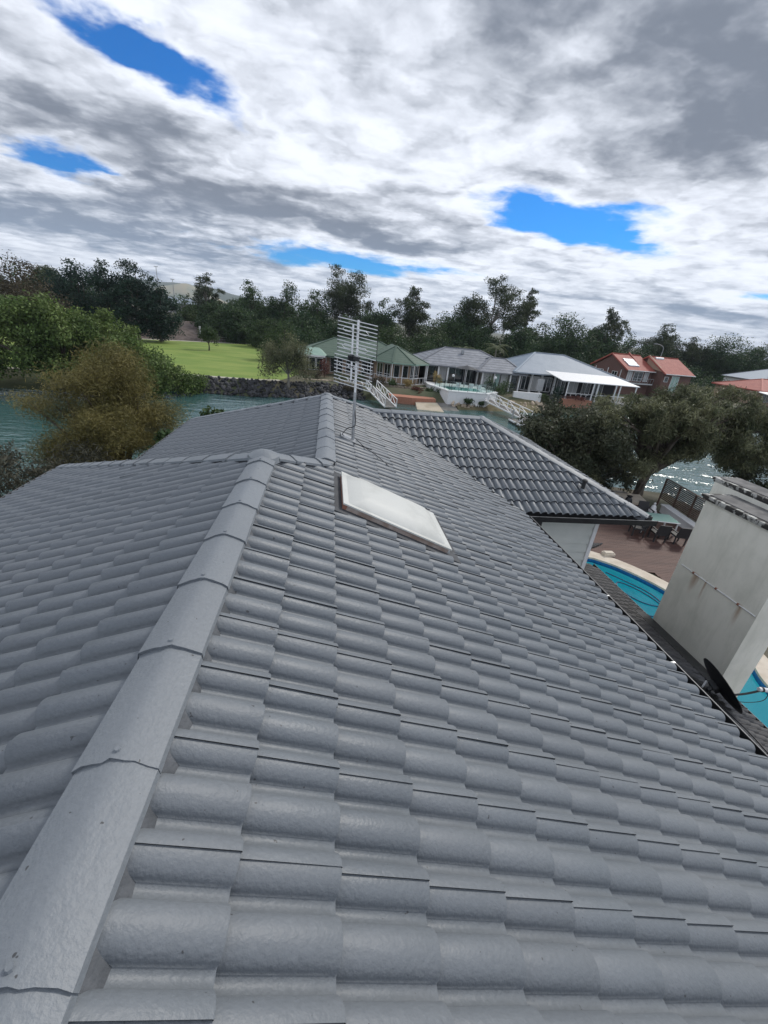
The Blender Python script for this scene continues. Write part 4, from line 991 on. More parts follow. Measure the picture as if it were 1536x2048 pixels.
# ---- green roofed house
def green_house():
    H = empty('green_roofed_house', (5, 68, 0.05), 0, 'single-storey brick house with green tiled roof and white veranda posts', 'house')
    X = lambda x: x - 5; Y = lambda y: y - 68
    MB().box(X(-3.6), X(12.8), Y(68.3), Y(77.5), -0.3, 2.6).build('wall', M_BRTAN, H)
    hip_roof(H, X(-5.0), X(13.8), Y(66.9), Y(78.6), 2.72, 5.05, M_GREENT, M_RIDGEG)
    # projecting bay with faceted hipped roof
    ev = [(5.7, 68.5), (6.0, 64.9), (8.8, 61.9), (12.1, 61.9), (14.7, 64.4), (14.9, 69.0)]
    ap = (X(9.9), Y(67.0), 4.95); bk = (X(9.9), Y(72.0), 4.95)
    mb = MB(); E_ = [(X(x), Y(y), 2.95) for x, y in ev]
    for a, b in zip(E_[:-1], E_[1:]): mb.quad(a, b, ap)
    mb.quad(E_[-1], (X(14.9), Y(72.5), 2.95), bk, ap); mb.quad((X(5.7), Y(72.5), 2.95), E_[0], ap, bk)
    r = mb.build('bay_roof', M_GREENT, H)
    for p in E_[1:5]:
        c = MB(); c.bar(Vector(p) + Vector((0, 0, .03)), Vector(ap) + Vector((0, 0, .03)), 0.26, 0.09); c.build('ridge_capping', M_RIDGEG, r)
    f = MB()
    for a, b in zip(E_[:-1], E_[1:]): f.bar(Vector(a) - Vector((0, 0, .09)), Vector(b) - Vector((0, 0, .09)), 0.08, 0.17)
    f.build('fascia', M_GREENM, r)
    wl = [(6.6, 68.4), (6.9, 66.2), (9.2, 63.9), (11.7, 63.9), (13.6, 65.8), (13.6, 68.4)]
    MB().prism([(X(x), Y(y)) for x, y in wl], -0.3, 2.85).build('bay_wall', M_BRTAN, H)
    MB().prism([(X(x), Y(y)) for x, y in ev], -0.9, -0.02).build('veranda_floor', M_STONE, H)
    for x in (9.45, 10.75): window(H, X(x), Y(63.88), 0.75, 0.75, 1.7, nx=1)
    for (ax_, ay_), (bx_, by_) in ((wl[1], wl[2]), (wl[3], wl[4])):
        a, b = Vector((X(ax_), Y(ay_), 0)), Vector((X(bx_), Y(by_), 0)); d = b - a; nn = Vector((d.y, -d.x, 0)).normalized() * 0.03
        for t in (0.12, 0.56):
            p, q = a + d * t + nn, a + d * (t + 0.33) + nn
            g = MB(); g.bar(p + Vector((0, 0, 1.55)), q + Vector((0, 0, 1.55)), 0.05, 1.8); g = g.build('window', M_GLASS, H)
            m = MB()
            for s in (0, 0.5, 1): c = p + (q - p) * s + nn; m.bar(c + Vector((0, 0, 0.6)), c + Vector((0, 0, 2.5)), 0.06, 0.05)
            for z in (0.62, 1.1, 2.48): m.bar(p + nn + Vector((0, 0, z)), q + nn + Vector((0, 0, z)), 0.05, 0.06)
            m.build('frame', M_WHITE, g)
    posts = [(6.1, 65.1), (8.85, 62.05), (10.4, 62.05), (12.05, 62.05), (14.55, 64.4)]
    for x, y in posts:
        m = MB(); m.box(X(x) - 0.05, X(x) + 0.05, Y(y) - 0.05, Y(y) + 0.05, -0.05, 2.85); m.build('post', M_WHITE, H)
    rail(H, [(X(x), Y(y), 0.0) for x, y in (posts[0], posts[1], posts[3], posts[4])], 0.12, 1.0, 0.75)
    # left metal roofed bay
    m = MB(); a = 3.4
    m.quad((X(-4.6), Y(65.2), 2.75), (X(-0.6), Y(65.2), 2.75), (X(-1.6), Y(68.3), 3.6), (X(-4.6), Y(68.3), 3.6)); m.quad((X(-0.6), Y(65.2), 2.75), (X(-0.2), Y(68.3), 2.75), (X(-1.6), Y(68.3), 3.6)); m.build('bay_metal_roof', M_GREENM, H)
    MB().box(X(-4.6), X(-0.6), Y(65.2), Y(65.3), 2.52, 2.745).build('bay_fascia', M_WHITE, H)
    MB().box(X(-4.4), X(-0.8), Y(65.4), Y(68.3), -0.6, 0.55).build('bay_base', M_BRTAN, H)
    MB().box(X(-4.4), X(-0.8), Y(65.5), Y(68.3), 0.55, 2.6).build('bay_interior', M_DARK, H)
    for x in (-4.3, -3.0, -1.9): window(H, X(x) + 0.1, Y(65.44), 0.75, 0.85, 1.6, nx=1)
    # mid part
    for x in (0.2, 2.6, 5.0): window(H, X(x), Y(68.27), 0.35, 1.8, 2.0, nx=2)
    for x in (-0.5, 1.2, 4.4): MB().box(X(x) - 0.05, X(x) + 0.05, Y(67.1), Y(67.2), -0.05, 2.55).build('post', M_WHITE, H)
    m = MB(); m.bar((X(-0.6), Y(66.95), 2.56), (X(6.0), Y(66.95), 2.56), 0.06, 0.16); m.build('veranda_gutter', M_GREENM, H)
green_house()

# ---- grey roofed house
def grey_house():
    H = empty('slate_roofed_house', (21, 66, 0.3), 0, 'single-storey house with slate grey tiled roof and dark glass doors behind a raised pool', 'house')
    X = lambda x: x - 21; Y = lambda y: y - 66
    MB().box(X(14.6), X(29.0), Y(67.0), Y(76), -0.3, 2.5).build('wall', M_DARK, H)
    hip_roof(H, X(13.0), X(30.0), Y(65.6), Y(77.2), 2.62, 5.0, M_GREYT, M_RIDGEGR, ridge=(X(18.6), X(24.4)))
    hip_roof(H, X(22.2), X(30.2), Y(64.1), Y(72.5), 2.42, 4.25, M_GREYT, M_RIDGEGR, name='front_roof', ridge=(X(25.4), X(27.8)))
    MB().box(X(23.2), X(29.4), Y(65.2), Y(67), -0.3, 2.3).build('front_wall', M_CONC, H)
    for x, w, mt in ((15.2, 1.2, M_GLASS), (16.8, 1.3, M_CURT), (18.3, 2.6, M_GLASS), (21.2, 1.7, M_GLASS)): window(H, X(x), Y(66.97), 0.25, w, 2.1, mt, 2 if w > 1.5 else 1, frame=M_STEEL)
    for x in (14.7, 16.65, 18.15, 21.05, 22.95): MB().box(X(x) - 0.11, X(x) + 0.11, Y(66.0), Y(66.25), -0.3, 2.45).build('column', M_WHITE, H)
    for x, w, mt in ((23.6, 1.4, M_CURT), (25.5, 0.7, M_GLASSL), (26.5, 1.0, M_CURT), (28.0, 1.1, M_GLASS)): window(H, X(x), Y(65.17), 0.2, w, 2.0, mt, 1, frame=M_STEEL)
    for x in (23.3, 25.2, 27.8, 29.3): MB().box(X(x) - 0.10, X(x) + 0.10, Y(64.6), Y(64.8), -0.3, 2.3).build('column', M_WHITE, H)
    MB().box(X(20.9), X(21.3), Y(69.5), Y(69.9), 4.3, 4.9).build('vent', M_STEEL, H)
grey_house()
def raised_pool():
    R = empty('raised_pool', (18.6, 56, 0), 0, 'raised white-walled pool terrace with teal water and glass fence', 'pool')
    X = lambda x: x - 18.6; Y = lambda y: y - 56
    out = [(15.9, 56.0), (21.3, 56.0), (23.6, 58.4), (22.6, 63.8), (14.4, 63.8), (14.2, 61.5)]
    P = [(X(x), Y(y)) for x, y in out]
    MB().prism(P, -1.3, 0.50).build('wall', M_WHITE, R)
    MB().prism([(x * 1.02, y - 0.06 if y < 3 else y) for x, y in P], 0.503, 0.60).build('deck_slab', M_WHITE, R)
    w = [(16.3, 57.2), (20.6, 57.2), (21.4, 58.6), (20.6, 60.2), (16.1, 60.2)]
    MB().prism([(X(x), Y(y)) for x, y in w], 0.604, 0.62).build('water_surface', pmat('teal pool water', (0.05, 0.30, 0.26), (0.08, 0.38, 0.33), 0.5, 0.08), R)
    gl = bpy.data.materials.new('clear fence glass'); gl.use_nodes = True; T = NT(gl.node_tree); T.n.remove(T.n['Principled BSDF'])
    tr = T.new('ShaderNodeBsdfTransparent'); tr.inputs[0].default_value = (0.80, 0.88, 0.86, 1); g = T.new('ShaderNodeBsdfGlossy'); g.inputs['Roughness'].default_value = 0.05
    ms = T.new('ShaderNodeMixShader'); ms.inputs[0].default_value = 0.10; T.l.new(tr.outputs[0], ms.inputs[1]); T.l.new(g.outputs[0], ms.inputs[2]); T.l.new(ms.outputs[0], T.n['Material Output'].inputs[0])
    fp = [(15.0, 60.4), (16.0, 56.3), (21.2, 56.3), (23.2, 58.5), (22.6, 61.5)]
    for (a, b) in zip(fp[:-1], fp[1:]):
        a, b = Vector((X(a[0]), Y(a[1]), 0.6)), Vector((X(b[0]), Y(b[1]), 0.6)); n = max(1, round((b - a).length / 1.3))
        for i in range(n):
            p, q = a + (b - a) * (i / n), a + (b - a) * ((i + 1) / n); d = (q - p) * 0.04
            m = MB(); m.bar(p + d + Vector((0, 0, .62)), q - d + Vector((0, 0, .62)), 0.015, 1.1); m.build('glass_panel', gl, R)
            m = MB(); m.box(p.x - 0.025, p.x + 0.025, p.y - 0.025, p.y + 0.025, 0.6, 1.85); m.build('fence_post', M_BLACK, R)
raised_pool()
def umbrella():
    U = empty('patio_umbrella', (19.5, 61.2, 0.6), 0, 'dark patio umbrella over the raised white-walled pool terrace', 'umbrella')
    m = MB(); m.tube([(0, 0, 0), (0, 0, 3.0)], 0.05, 8); m.build('pole', M_BLKPL, U, True)
    m = MB(); n = 8; m.v = [(0, 0, 3.0)] + [(1.75 * math.cos(6.283 * i / n), 1.75 * math.sin(6.283 * i / n), 2.55) for i in range(n)]
    m.f = [(0, 1 + i, 1 + (i + 1) % n) for i in range(n)]; m.build('canopy', M_BLKPL, U)
    for i in range(n):
        m = MB(); m.bar((0, 0, 2.95), m_ := (1.7 * math.cos(6.283 * i / n), 1.7 * math.sin(6.283 * i / n), 2.53), 0.03, 0.03); m.build('rib', M_BLKPL, U)
umbrella()
def globe_lamp(x, y, z, label):
    G = empty('globe_lamp', (x, y, z), 0, label, 'lamp', 'globe lamps round the raised pool')
    m = MB(); m.tube([(0, 0, 0), (0, 0, 1.75)], 0.04, 8); m.build('post', M_BLKPL, G, True)
    m = MB(); m.tube([(0, 0, 1.74), (0, 0, 1.80), (0, 0, 1.92), (0, 0, 2.04), (0, 0, 2.10)], [0.05, 0.15, 0.19, 0.14, 0.02], 12); m.build('globe', M_WHITE, G, True)
globe_lamp(16.35, 56.5, 0.6, 'white globe lamp on a dark post at the ramp corner of the raised pool')
globe_lamp(22.9, 58.3, 0.6, 'white globe lamp on a dark post beside the dark shrubs of the raised pool')
for i, (x, y) in enumerate(((18.7, 61.4), (20.6, 61.2), (21.5, 60.4))):
    P = empty('planter', (x, y, 0.6), 0, ['white planter tub at the foot of the dark patio umbrella', 'white planter tub between the patio umbrella and the pool corner', 'white planter tub at the glass fence corner of the raised pool'][i], 'planter', 'white planters on the raised pool terrace')
    m = MB(); m.hexa([(-.22, -.22, 0), (.22, -.22, 0), (.22, .22, 0), (-.22, .22, 0), (-.3, -.3, .55), (.3, -.3, .55), (.3, .3, .55), (-.3, .3, .55)]); m.build('tub', M_WHITE, P)
    m = MB(); m.box(-.25, .25, -.25, .25, 0.551, 0.575); m.build('soil', M_MULCH, P)
W2 = MB().box(26.6, 30.9, 59.6, 60.0, -1.2, 0.75).build('white_garden_wall', M_WHITE); tag(W2, 'plain white garden wall on the bank just behind the pontoon gangway', 'wall')

# ---- pale blue roofed house with awning
def blue_house():
    H = empty('pale_roofed_house', (37, 65, 0.1), 0, 'single-storey house with pale blue-grey roof behind a white awning', 'house')
    X = lambda x: x - 37; Y = lambda y: y - 65
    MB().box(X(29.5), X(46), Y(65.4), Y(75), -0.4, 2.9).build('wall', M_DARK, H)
    hip_roof(H, X(28.0), X(47.2), Y(64.0), Y(76.5), 3.0, 5.75, M_BLUET, M_RIDGEB, ridge=(X(33.5), X(38.6)))
    for i, x in enumerate((30.0, 31.9, 33.6, 36.0, 38.2, 40.4, 42.6)): window(H, X(x), Y(65.37), 0.3, 1.3, 2.1, M_CURT if i in (1, 4) else M_GLASS, 2)
    for x in (31.5, 33.2, 35.4): MB().box(X(x) - 0.15, X(x) + 0.15, Y(65.1), Y(65.38), -0.3, 2.9).build('pier', M_WHITE, H)
    MB().box(X(31.6), X(32.7), Y(63.2), Y(63.3), 0.6, 2.3).build('blind', M_CURT, H)
    m = MB(); t = 0.10
    lo, hi = 2.72, 3.55
    m.hexa([(X(33.8), Y(60), lo - t), (X(46.3), Y(60), lo - t), (X(44.5), Y(64), hi - t), (X(32.8), Y(64), hi - t), (X(33.8), Y(60), lo), (X(46.3), Y(60), lo), (X(44.5), Y(64), hi), (X(32.8), Y(64), hi)]); m.build('awning', M_WHITE, H)
    for x in (34.9, 39.0, 39.7, 42.6, 43.3, 45.9): MB().box(X(x) - 0.07, X(x) + 0.07, Y(60.1), Y(60.24), -0.5, 2.62).build('awning_post', M_WHITE, H)
    rail(H, [(X(34.9), Y(60.2), 0.0), (X(39.0), Y(60.2), 0.0)], 0.1, 1.0, 0.7); rail(H, [(X(39.7), Y(60.2), 0.0), (X(45.9), Y(60.2), 0.0)], 0.1, 1.0, 0.9)
    MB().box(X(33), X(46.5), Y(60.0), Y(65.3), -1.0, -0.05).build('patio_slab', M_CONC, H)
blue_house()
PL = MB().box(33.8, 38.6, 58.9, 59.6, -0.8, 0.35).build('brick_planter', M_BRTER); tag(PL, 'long terracotta brick planter in front of the white awning', 'planter')

# ---- red roofed house
def red_house():
    H = empty('red_roofed_house', (53.4, 74, 0), math.radians(10), 'two-storey dark brick house with red tiled split roof and solar panels', 'house')
    def unit(x0, x1, y0, y1, ze, zt, nm):
        ym = (y0 + y1) / 2; m = MB()
        m.box(x0, x1, y0 + 0.3, y1 - 0.3, -0.5, ze - 0.1); m.build('wall', M_BRRED, H)
        g = MB(); g.v = [(x0, y0 + .3, ze - .1), (x1, y0 + .3, ze - .1), (x1, y1 - .3, ze - .1), (x0, y1 - .3, ze - .1), (x0, ym, zt - .2), (x1, ym, zt - .2)]; g.f = [(0, 4, 3), (1, 2, 5), (0, 1, 5, 4), (3, 4, 5, 2)]; g.build('gable', M_BRRED, H)
        r = MB(); r.quad((x0 - .3, y0 - .4, ze), (x1, y0 - .4, ze), (x1, ym, zt), (x0 - .3, ym, zt)); r.quad((x0 - .3, ym, zt), (x1, ym, zt), (x1, y1 + .4, ze), (x0 - .3, y1 + .4, ze)); r = r.build(nm, M_REDT, H)
        for a, b in (((x0 - .3, y0 - .4, ze), (x0 - .3, ym, zt)), ((x0 - .3, ym, zt), (x0 - .3, y1 + .4, ze))): c = MB(); c.bar(Vector(a) - Vector((0, 0, .06)), Vector(b) - Vector((0, 0, .06)), 0.12, 0.22); c.build('barge_board', M_RIDGER, r)
        c = MB(); c.bar((x0 - .3, ym, zt + .04), (x1, ym, zt + .04), 0.3, 0.1); c.build('ridge_capping', M_RIDGER, r)
        c = MB(); c.bar((x0 - .2, y0 - .44, ze - .06), (x1, y0 - .44, ze - .06), 0.1, 0.14); c.build('gutter', M_WHITE, r); return r
    unit(0, 6.4, 0, 8.6, 4.35, 6.75, 'roof'); unit(6.6, 13.6, -2.2, 6.6, 4.3, 6.85, 'front_roof')
    for x, y, zt in ((3.8, 4.6, 7.15), (6.5, 2.3, 7.05)):
        m = MB(); m.v = [(x, y - 4.6, 4.4), (x + .25, y - 4.6, 4.4), (x, y, zt), (x + .25, y, zt), (x, y, 5), (x + .25, y, 5)]; m.f = [(0, 1, 3, 2), (0, 2, 4), (1, 5, 3), (2, 3, 5, 4), (0, 4, 5, 1)]; m.build('parapet', M_BRTAN if x > 5 else M_REDT, H)
    for x, y, ze, w in ((0.9, 0.7, 5.05, 2.4), (7.6, -0.4, 5.3, 1.6)):
        s = 2.4 / 4.7
        m = MB(); m.hexa([(x, y, ze - .15), (x + w, y, ze - .15), (x + w, y + 2.0, ze + 2.0 * s - .15), (x, y + 2.0, ze + 2.0 * s - .15), (x, y, ze + .02), (x + w, y, ze + .02), (x + w, y + 2.0, ze + 2.0 * s + .02), (x, y + 2.0, ze + 2.0 * s + .02)]); m.build('solar_panel', pmat('solar glass', (0.32, 0.37, 0.43), (0.38, 0.43, 0.48), 1, 0.12), H)
    m = MB(); m.tube([(7.5, 1.75, 6.55), (9.4, 1.75, 6.55)], 0.28, 12); m.build('hot_water_tank', M_ALU, H, True)
    for x, w in ((0.7, 1.0), (2.2, 2.0), (4.7, 0.9)): window(H, x, 0.27, 2.5, w, 1.5, M_CURT if w < 1.5 else M_GLASS, 2)
    MB().box(0.3, 6.0, -0.9, 0.28, 2.0, 2.15).build('balcony', M_CURT, H); rail(H, [(0.3, -0.85, 2.1), (6.0, -0.85, 2.1)], 0.1, 0.95, 0.6, M_STEEL)
    window(H, 8.9, -1.93, 1.0, 1.7, 2.9, M_GLASSL, 2); window(H, 7.2, -1.93, 2.9, 0.8, 0.8, M_GLASS, 1)
    for y in (2.0, 5.6): window(H, y, -0.03, 2.4, 1.2, 1.3, M_GLASS, 2, 'y')
    for y in (1.2, 4.4, 7.6): MB().box(-0.09, -0.01, y - 0.06, y + 0.06, 0, 4.2).build('downpipe', M_WHITE, H)
red_house()
def simple_house(name, loc_, rz, w, d, ze, zt, mat, rm, label, wall=M_BRTAN):
    H = empty(name, loc_, rz, label, 'house'); MB().box(0, w, 0, d, -0.5, ze - 0.1).build('wall', wall, H)
    hip_roof(H, -0.6, w + 0.6, -0.6, d + 0.6, ze, zt, mat, rm); n = int(w / 3)
    for i in range(n): window(H, 0.8 + i * 3, -0.03, 0.8, 1.6, 1.4, None, 2)
    return H
h = simple_house('red_roofed_cottage', (82.5, 74, 0), 0.05, 20, 10, 2.8, 4.7, M_REDT, M_RIDGER, 'low house with broad red hipped roof beyond the weeping tree')
for x in (6.0, 8.2, 13): m = MB(); m.hexa([(x, 1.2, 3.4), (x + 1.5, 1.2, 3.4), (x + 1.5, 2.4, 3.8), (x, 2.4, 3.8), (x, 1.2, 3.50), (x + 1.5, 1.2, 3.50), (x + 1.5, 2.4, 3.91), (x, 2.4, 3.91)]); m.build('roof_light', M_WHITE, h)
MB().hexa([(-2, -4, 2.3), (9, -4, 2.3), (9, -.7, 2.6), (-2, -.7, 2.6), (-2, -4, 2.4), (9, -4, 2.4), (9, -.7, 2.7), (-2, -.7, 2.7)]).build('patio_roof', M_WHITE, h)
simple_house('grey_roofed_house', (103, 92, 0), 0.0, 18, 12, 3.6, 6.4, M_RIDGEB, M_RIDGEGR, 'far house with pale grey hipped roof beyond the low red roofed house', M_WHITE)

# ---- bank furniture
T1 = MB().prism([(8.0, 57.4), (8.2, 56.0), (11, 55.5), (14.3, 55.9), (14.2, 58.2), (8.1, 58.4)], -2.0, -0.62).build('brick_terrace', M_BRTER); tag(T1, 'terracotta brick terrace at the waterline below the green roofed house', 'terrace')
m = MB(); m.hexa([(14.6, 50.5, -2.2), (17.0, 50.5, -2.2), (16.6, 66, -0.4), (14.4, 66, -0.4), (14.6, 50.5, -1.85), (17.0, 50.5, -1.85), (16.6, 66, 0.12), (14.4, 66, 0.12)]); o = m.build('boat_ramp', M_CONC); o['kind'] = 'structure'
o = MB().hexa([(11.2, 52.4, -2), (14.6, 51.5, -2), (14.5, 55.9, -2), (11.5, 55.6, -2), (11.2, 52.4, -1.52), (14.6, 51.5, -1.56), (14.5, 55.9, -1.05), (11.5, 55.6, -1.1)]).build('sand_patch', M_SAND); o['kind'] = 'structure'
o = MB().hexa([(17.2, 54.2, -2), (30, 56.4, -2), (30, 60.5, -2), (17.0, 59.0, -2), (17.2, 54.2, -1.6), (30, 56.4, -1.55), (30, 60.5, 0.02), (17.0, 59.0, 0.02)]).build('grass_bank', pmat('dry bank grass', (0.11, 0.10, 0.045), (0.17, 0.145, 0.08), 0.8, 0.95, 0.5, 6)); o['kind'] = 'structure'
def gangway(name, a, b, w, label):
    a, b = Vector(a), Vector(b); G = empty(name, b, 0, label, 'gangway'); d = b - a; s = Vector((d.y, -d.x, 0)).normalized() * (w / 2); a = a - b; b = Vector((0, 0, 0))
    m = MB(); m.bar(a, b, w, 0.08); m.build('walkway', M_CONC, G)
    for sg in (-1, 1):
        p, q = a + s * sg, b + s * sg; z = Vector((0, 0, 1))
        m = MB(); m.bar(p + z * 0.06, q + z * 0.06, 0.12, 0.14); m.build('side_beam', M_WHITE, G)
        m = MB(); m.bar(p + z * 1.0, q + z * 1.0, 0.08, 0.08); m.build('handrail', M_WHITE, G)
        n = 4
        for i in range(n + 1):
            c = p + (q - p) * (i / n); m = MB(); m.bar(c, c + z * 1.0, 0.08, 0.08); m.build('post', M_WHITE, G)
            if i < n: e = p + (q - p) * ((i + 1) / n); m = MB(); m.bar(c + z * 1.0, e + z * 0.1, 0.05, 0.05); m.build('brace', M_WHITE, G)
gangway('gangway', (5.7, 58.0, -0.1), (7.5, 50.6, -1.15), 1.5, 'white railed gangway sloping to the water beside the brick terrace')
gangway('gangway', (21.2, 57.6, -0.2), (24.2, 48.9, -1.1), 1.4, 'white railed gangway sloping down to the dark pontoon')
PN = empty('pontoon', (24.3, 47.6, -1.5), 0.05, 'dark floating pontoon with white edging at the foot of a gangway', 'pontoon')
MB().box(-2.3, 2.3, -1.4, 1.5, -0.1, 0.30).build('float', M_BLACK, PN); MB().box(-2.25, 2.25, -1.35, 1.45, 0.302, 0.36).build('deck', M_CONC, PN)
m = MB(); m.box(-2.36, 2.36, -1.46, -1.36, 0.2, 0.37); m.box(-2.36, -2.26, -1.36, 1.5, 0.2, 0.37); m.box(2.26, 2.36, -1.36, 1.5, 0.2, 0.37); m.build('edging', M_WHITE, PN)
for x in (-2.0, 2.0): m = MB(); m.tube([(x, 1.3, -0.8), (x, 1.3, 1.5)], 0.1, 8); m.build('pile', M_STEEL, PN, True)
def cover_boat():
    B = empty('covered_dinghy', (23.2, 47.3, -1.14), 0.6, 'small upturned white dinghy lying on the dark pontoon', 'dinghy')
    m = MB(); n = 8
    for i in range(n + 1):
        t = i / n; w = 0.38 * math.sin(math.pi * min(0.98, 0.12 + t * 0.88)) ** 0.6; z = 0.25
        m.v += [(-w, -0.9 + 1.8 * t, 0), (-w * 0.6, -0.9 + 1.8 * t, z * 0.8), (0, -0.9 + 1.8 * t, z), (w * 0.6, -0.9 + 1.8 * t, z * 0.8), (w, -0.9 + 1.8 * t, 0)]
    for i in range(n):
        for k in range(4): a = i * 5 + k; m.f.append((a, a + 1, a + 6, a + 5))
    m.f += [(0, 1, 2, 3, 4)[::-1], tuple(n * 5 + k for k in range(5))]; m.build('hull', M_WHITE, B, True)
    m = MB(); m.box(-0.02, 0.02, -0.7, 0.7, 0.24, 0.28); m.build('keel', M_CONC, B)
cover_boat()
# retaining edges in the garden below the green roofed house
for i, (pts, z, lb) in enumerate((([(-3.5, 60.0), (0.5, 60.6), (5.0, 60.0)], -0.15, 'pale stone edging along the garden below the green roofed house'), ([(7.4, 60.4), (10.5, 59.6), (14.0, 60.6)], -0.1, 'low stone retaining wall under the veranda of the green roofed house'))):
    m = MB()
    for a, b in zip(pts[:-1], pts[1:]):
        L = math.dist(a, b); n = int(L / 0.5)
        for k in range(n):
            p = Vector((*a, z)).lerp(Vector((*b, z)), (k + .08) / n); q = Vector((*a, z)).lerp(Vector((*b, z)), (k + .92) / n); m.bar(p, q, 0.35 + 0.1 * random.random(), 0.45 + 0.12 * random.random())
    tag(m.build('stone_edging', M_SANDROCK if i == 0 else M_STONE), lb, 'garden wall')
# far poles, fence and building beside the park
for (x, y, h, lb) in ((-103.8, 300, 24.2, 'tall thin light mast beyond the dark trees, farther from the lattice gantry'), (-95.2, 300, 18.5, 'tall pale pole standing at the lattice gantry beyond the park')):
    P = empty('light_mast', (x, y, 0), 0, lb, 'mast', 'masts beyond the park'); m = MB(); m.tube([(0, 0, 0), (0, 0, h)], [0.35, 0.16], 8); m.build('pole', M_STEEL, P, True); m = MB(); m.box(-1.1, 1.1, -0.2, 0.2, h, h + 0.4); m.build('lamp_head', M_STEEL, P)
G = empty('lattice_gantry', (-99, 300, 0), 0, 'pale lattice gantry structure seen between the dark trees and the wood', 'gantry')
for i in range(6): m = MB(); m.box(-5 + i * 2 - 0.12, -5 + i * 2 + 0.12, -0.2, 0.2, 0, 7.5); m.build('upright', M_STEEL, G)
for z in (0.8, 2.4, 7.3): m = MB(); m.bar((-7, 0, z), (5.6, 0, z), 0.4, 0.5); m.build('beam', M_CURT, G)
B = empty('far_shed', (-112, 320, 0), 0, 'far pale roofed shed glimpsed beside the dark trees', 'shed'); MB().box(0, 24, 0, 10, 0, 5.5).build('wall', M_CONC, B); hip_roof(B, -1, 25, -1, 11, 5.6, 9.0, M_RIDGEB, M_RIDGEB)
S_ = empty('street_lamp', (79.5, 100, 0), 0, 'street lamp with curved arm rising behind the red split roof', 'street lamp')
m = MB(); m.tube(smoothpath([(0, 0, 0), (0.2, 0, 5.0), (0.3, 0, 8.2), (-0.4, 0, 9.0), (-1.8, 0, 9.3)], 5), 0.09, 8); m.build('pole', M_STEEL, S_, True)
m = MB(); m.box(-2.5, -1.75, -0.14, 0.14, 9.22, 9.36); m.build('lamp_head', M_STEEL, S_)
F = empty('park_fence', (-20, 118, 0), 0, 'low rail fence along the far edge of the park lawn', 'fence')
fl = [(-26, 111.2), (-20, 114.6), (-14.5, 117.4), (-8, 119.0), (-2, 119.6)]
for a, b in zip(fl[:-1], fl[1:]):
    for z in (0.5, 1.0): m = MB(); m.bar((a[0] + 20, a[1] - 118, z), (b[0] + 20, b[1] - 118, z), 0.08, 0.1); m.build('rail', M_STEEL, F)
    for t in (0, .33, .66): x, y = a[0] + (b[0] - a[0]) * t + 20, a[1] + (b[1] - a[1]) * t - 118; MB().box(x - 0.07, x + 0.07, y - 0.07, y + 0.07, -0.1, 1.15).build('post', M_STEEL, F)
for i, (x, y, h) in enumerate(((-30.5, 112, 2.9), (-20.2, 116.5, 2.2), (-17.6, 117.5, 1.9))):
    m = MB(); m.box(x - 0.16, x + 0.16, y - 0.16, y + 0.16, -0.2, h); m.box(x - 0.2, x + 0.2, y - 0.2, y + 0.2, h, h + 0.08)
    tag(m.build('white_marker_post', M_WHITE), ['tall white marker post on the mulched embankment', 'white marker post behind the lone round park tree', 'short white marker post at the low rail fence of the park'][i], 'post', 'marker posts along the park')
# ================================================================== vegetation
def leafmat(name, c1, c2, scale=0.5, island=0.7, transl=0.25, rough=0.6):
    return pmat(name, c1, c2, scale, rough, island=island, transl=transl, spec=0.3, detail=3)
L_DARK = leafmat('dark evergreen leaf', (0.024, 0.055, 0.022), (0.058, 0.100, 0.034), 0.25)
L_PINE = leafmat('blue green needle', (0.012, 0.034, 0.024), (0.024, 0.056, 0.034), 0.3)
L_GUM = leafmat('gum leaf', (0.032, 0.050, 0.022), (0.068, 0.088, 0.040), 0.3)
L_MID = leafmat('mid green leaf', (0.030, 0.060, 0.018), (0.060, 0.095, 0.030), 0.35)
L_MANG = leafmat('mangrove leaf', (0.075, 0.125, 0.030), (0.150, 0.205, 0.060), 0.35, 0.8)
L_CAS = leafmat('olive brown needle', (0.125, 0.116, 0.038), (0.215, 0.185, 0.064), 0.5, 0.7)
L_BROWN = leafmat('brownish foliage', (0.048, 0.040, 0.024), (0.080, 0.064, 0.038), 0.4)
L_WEEP = leafmat('weeping paperbark leaf', (0.075, 0.090, 0.046), (0.20, 0.205, 0.115), 0.9, 1.0, 0.35)
L_NEARD = leafmat('dark glossy leaf', (0.036, 0.047, 0.026), (0.085, 0.092, 0.054), 0.7, 0.9, 0.2, 0.65)
L_GREYT = leafmat('greyish twig foliage', (0.050, 0.052, 0.036), (0.085, 0.080, 0.055), 0.6, 0.8)
L_RED = leafmat('reddish shrub', (0.10, 0.030, 0.025), (0.16, 0.06, 0.04), 1.0)
L_YEL = leafmat('yellow grass', (0.30, 0.22, 0.08), (0.40, 0.31, 0.14), 1.0)
L_PALM = leafmat('palm frond', (0.060, 0.085, 0.035), (0.12, 0.14, 0.06), 0.8)
M_BARK = pmat('brown bark', (0.060, 0.048, 0.038), (0.11, 0.09, 0.072), 4, 0.9, 0.6, 15, stretch=(1, 1, 0.3))
M_BARKG = pmat('pale gum bark', (0.16, 0.15, 0.13), (0.27, 0.25, 0.22), 2, 0.85, 0.4, 10, stretch=(1, 1, 0.3))

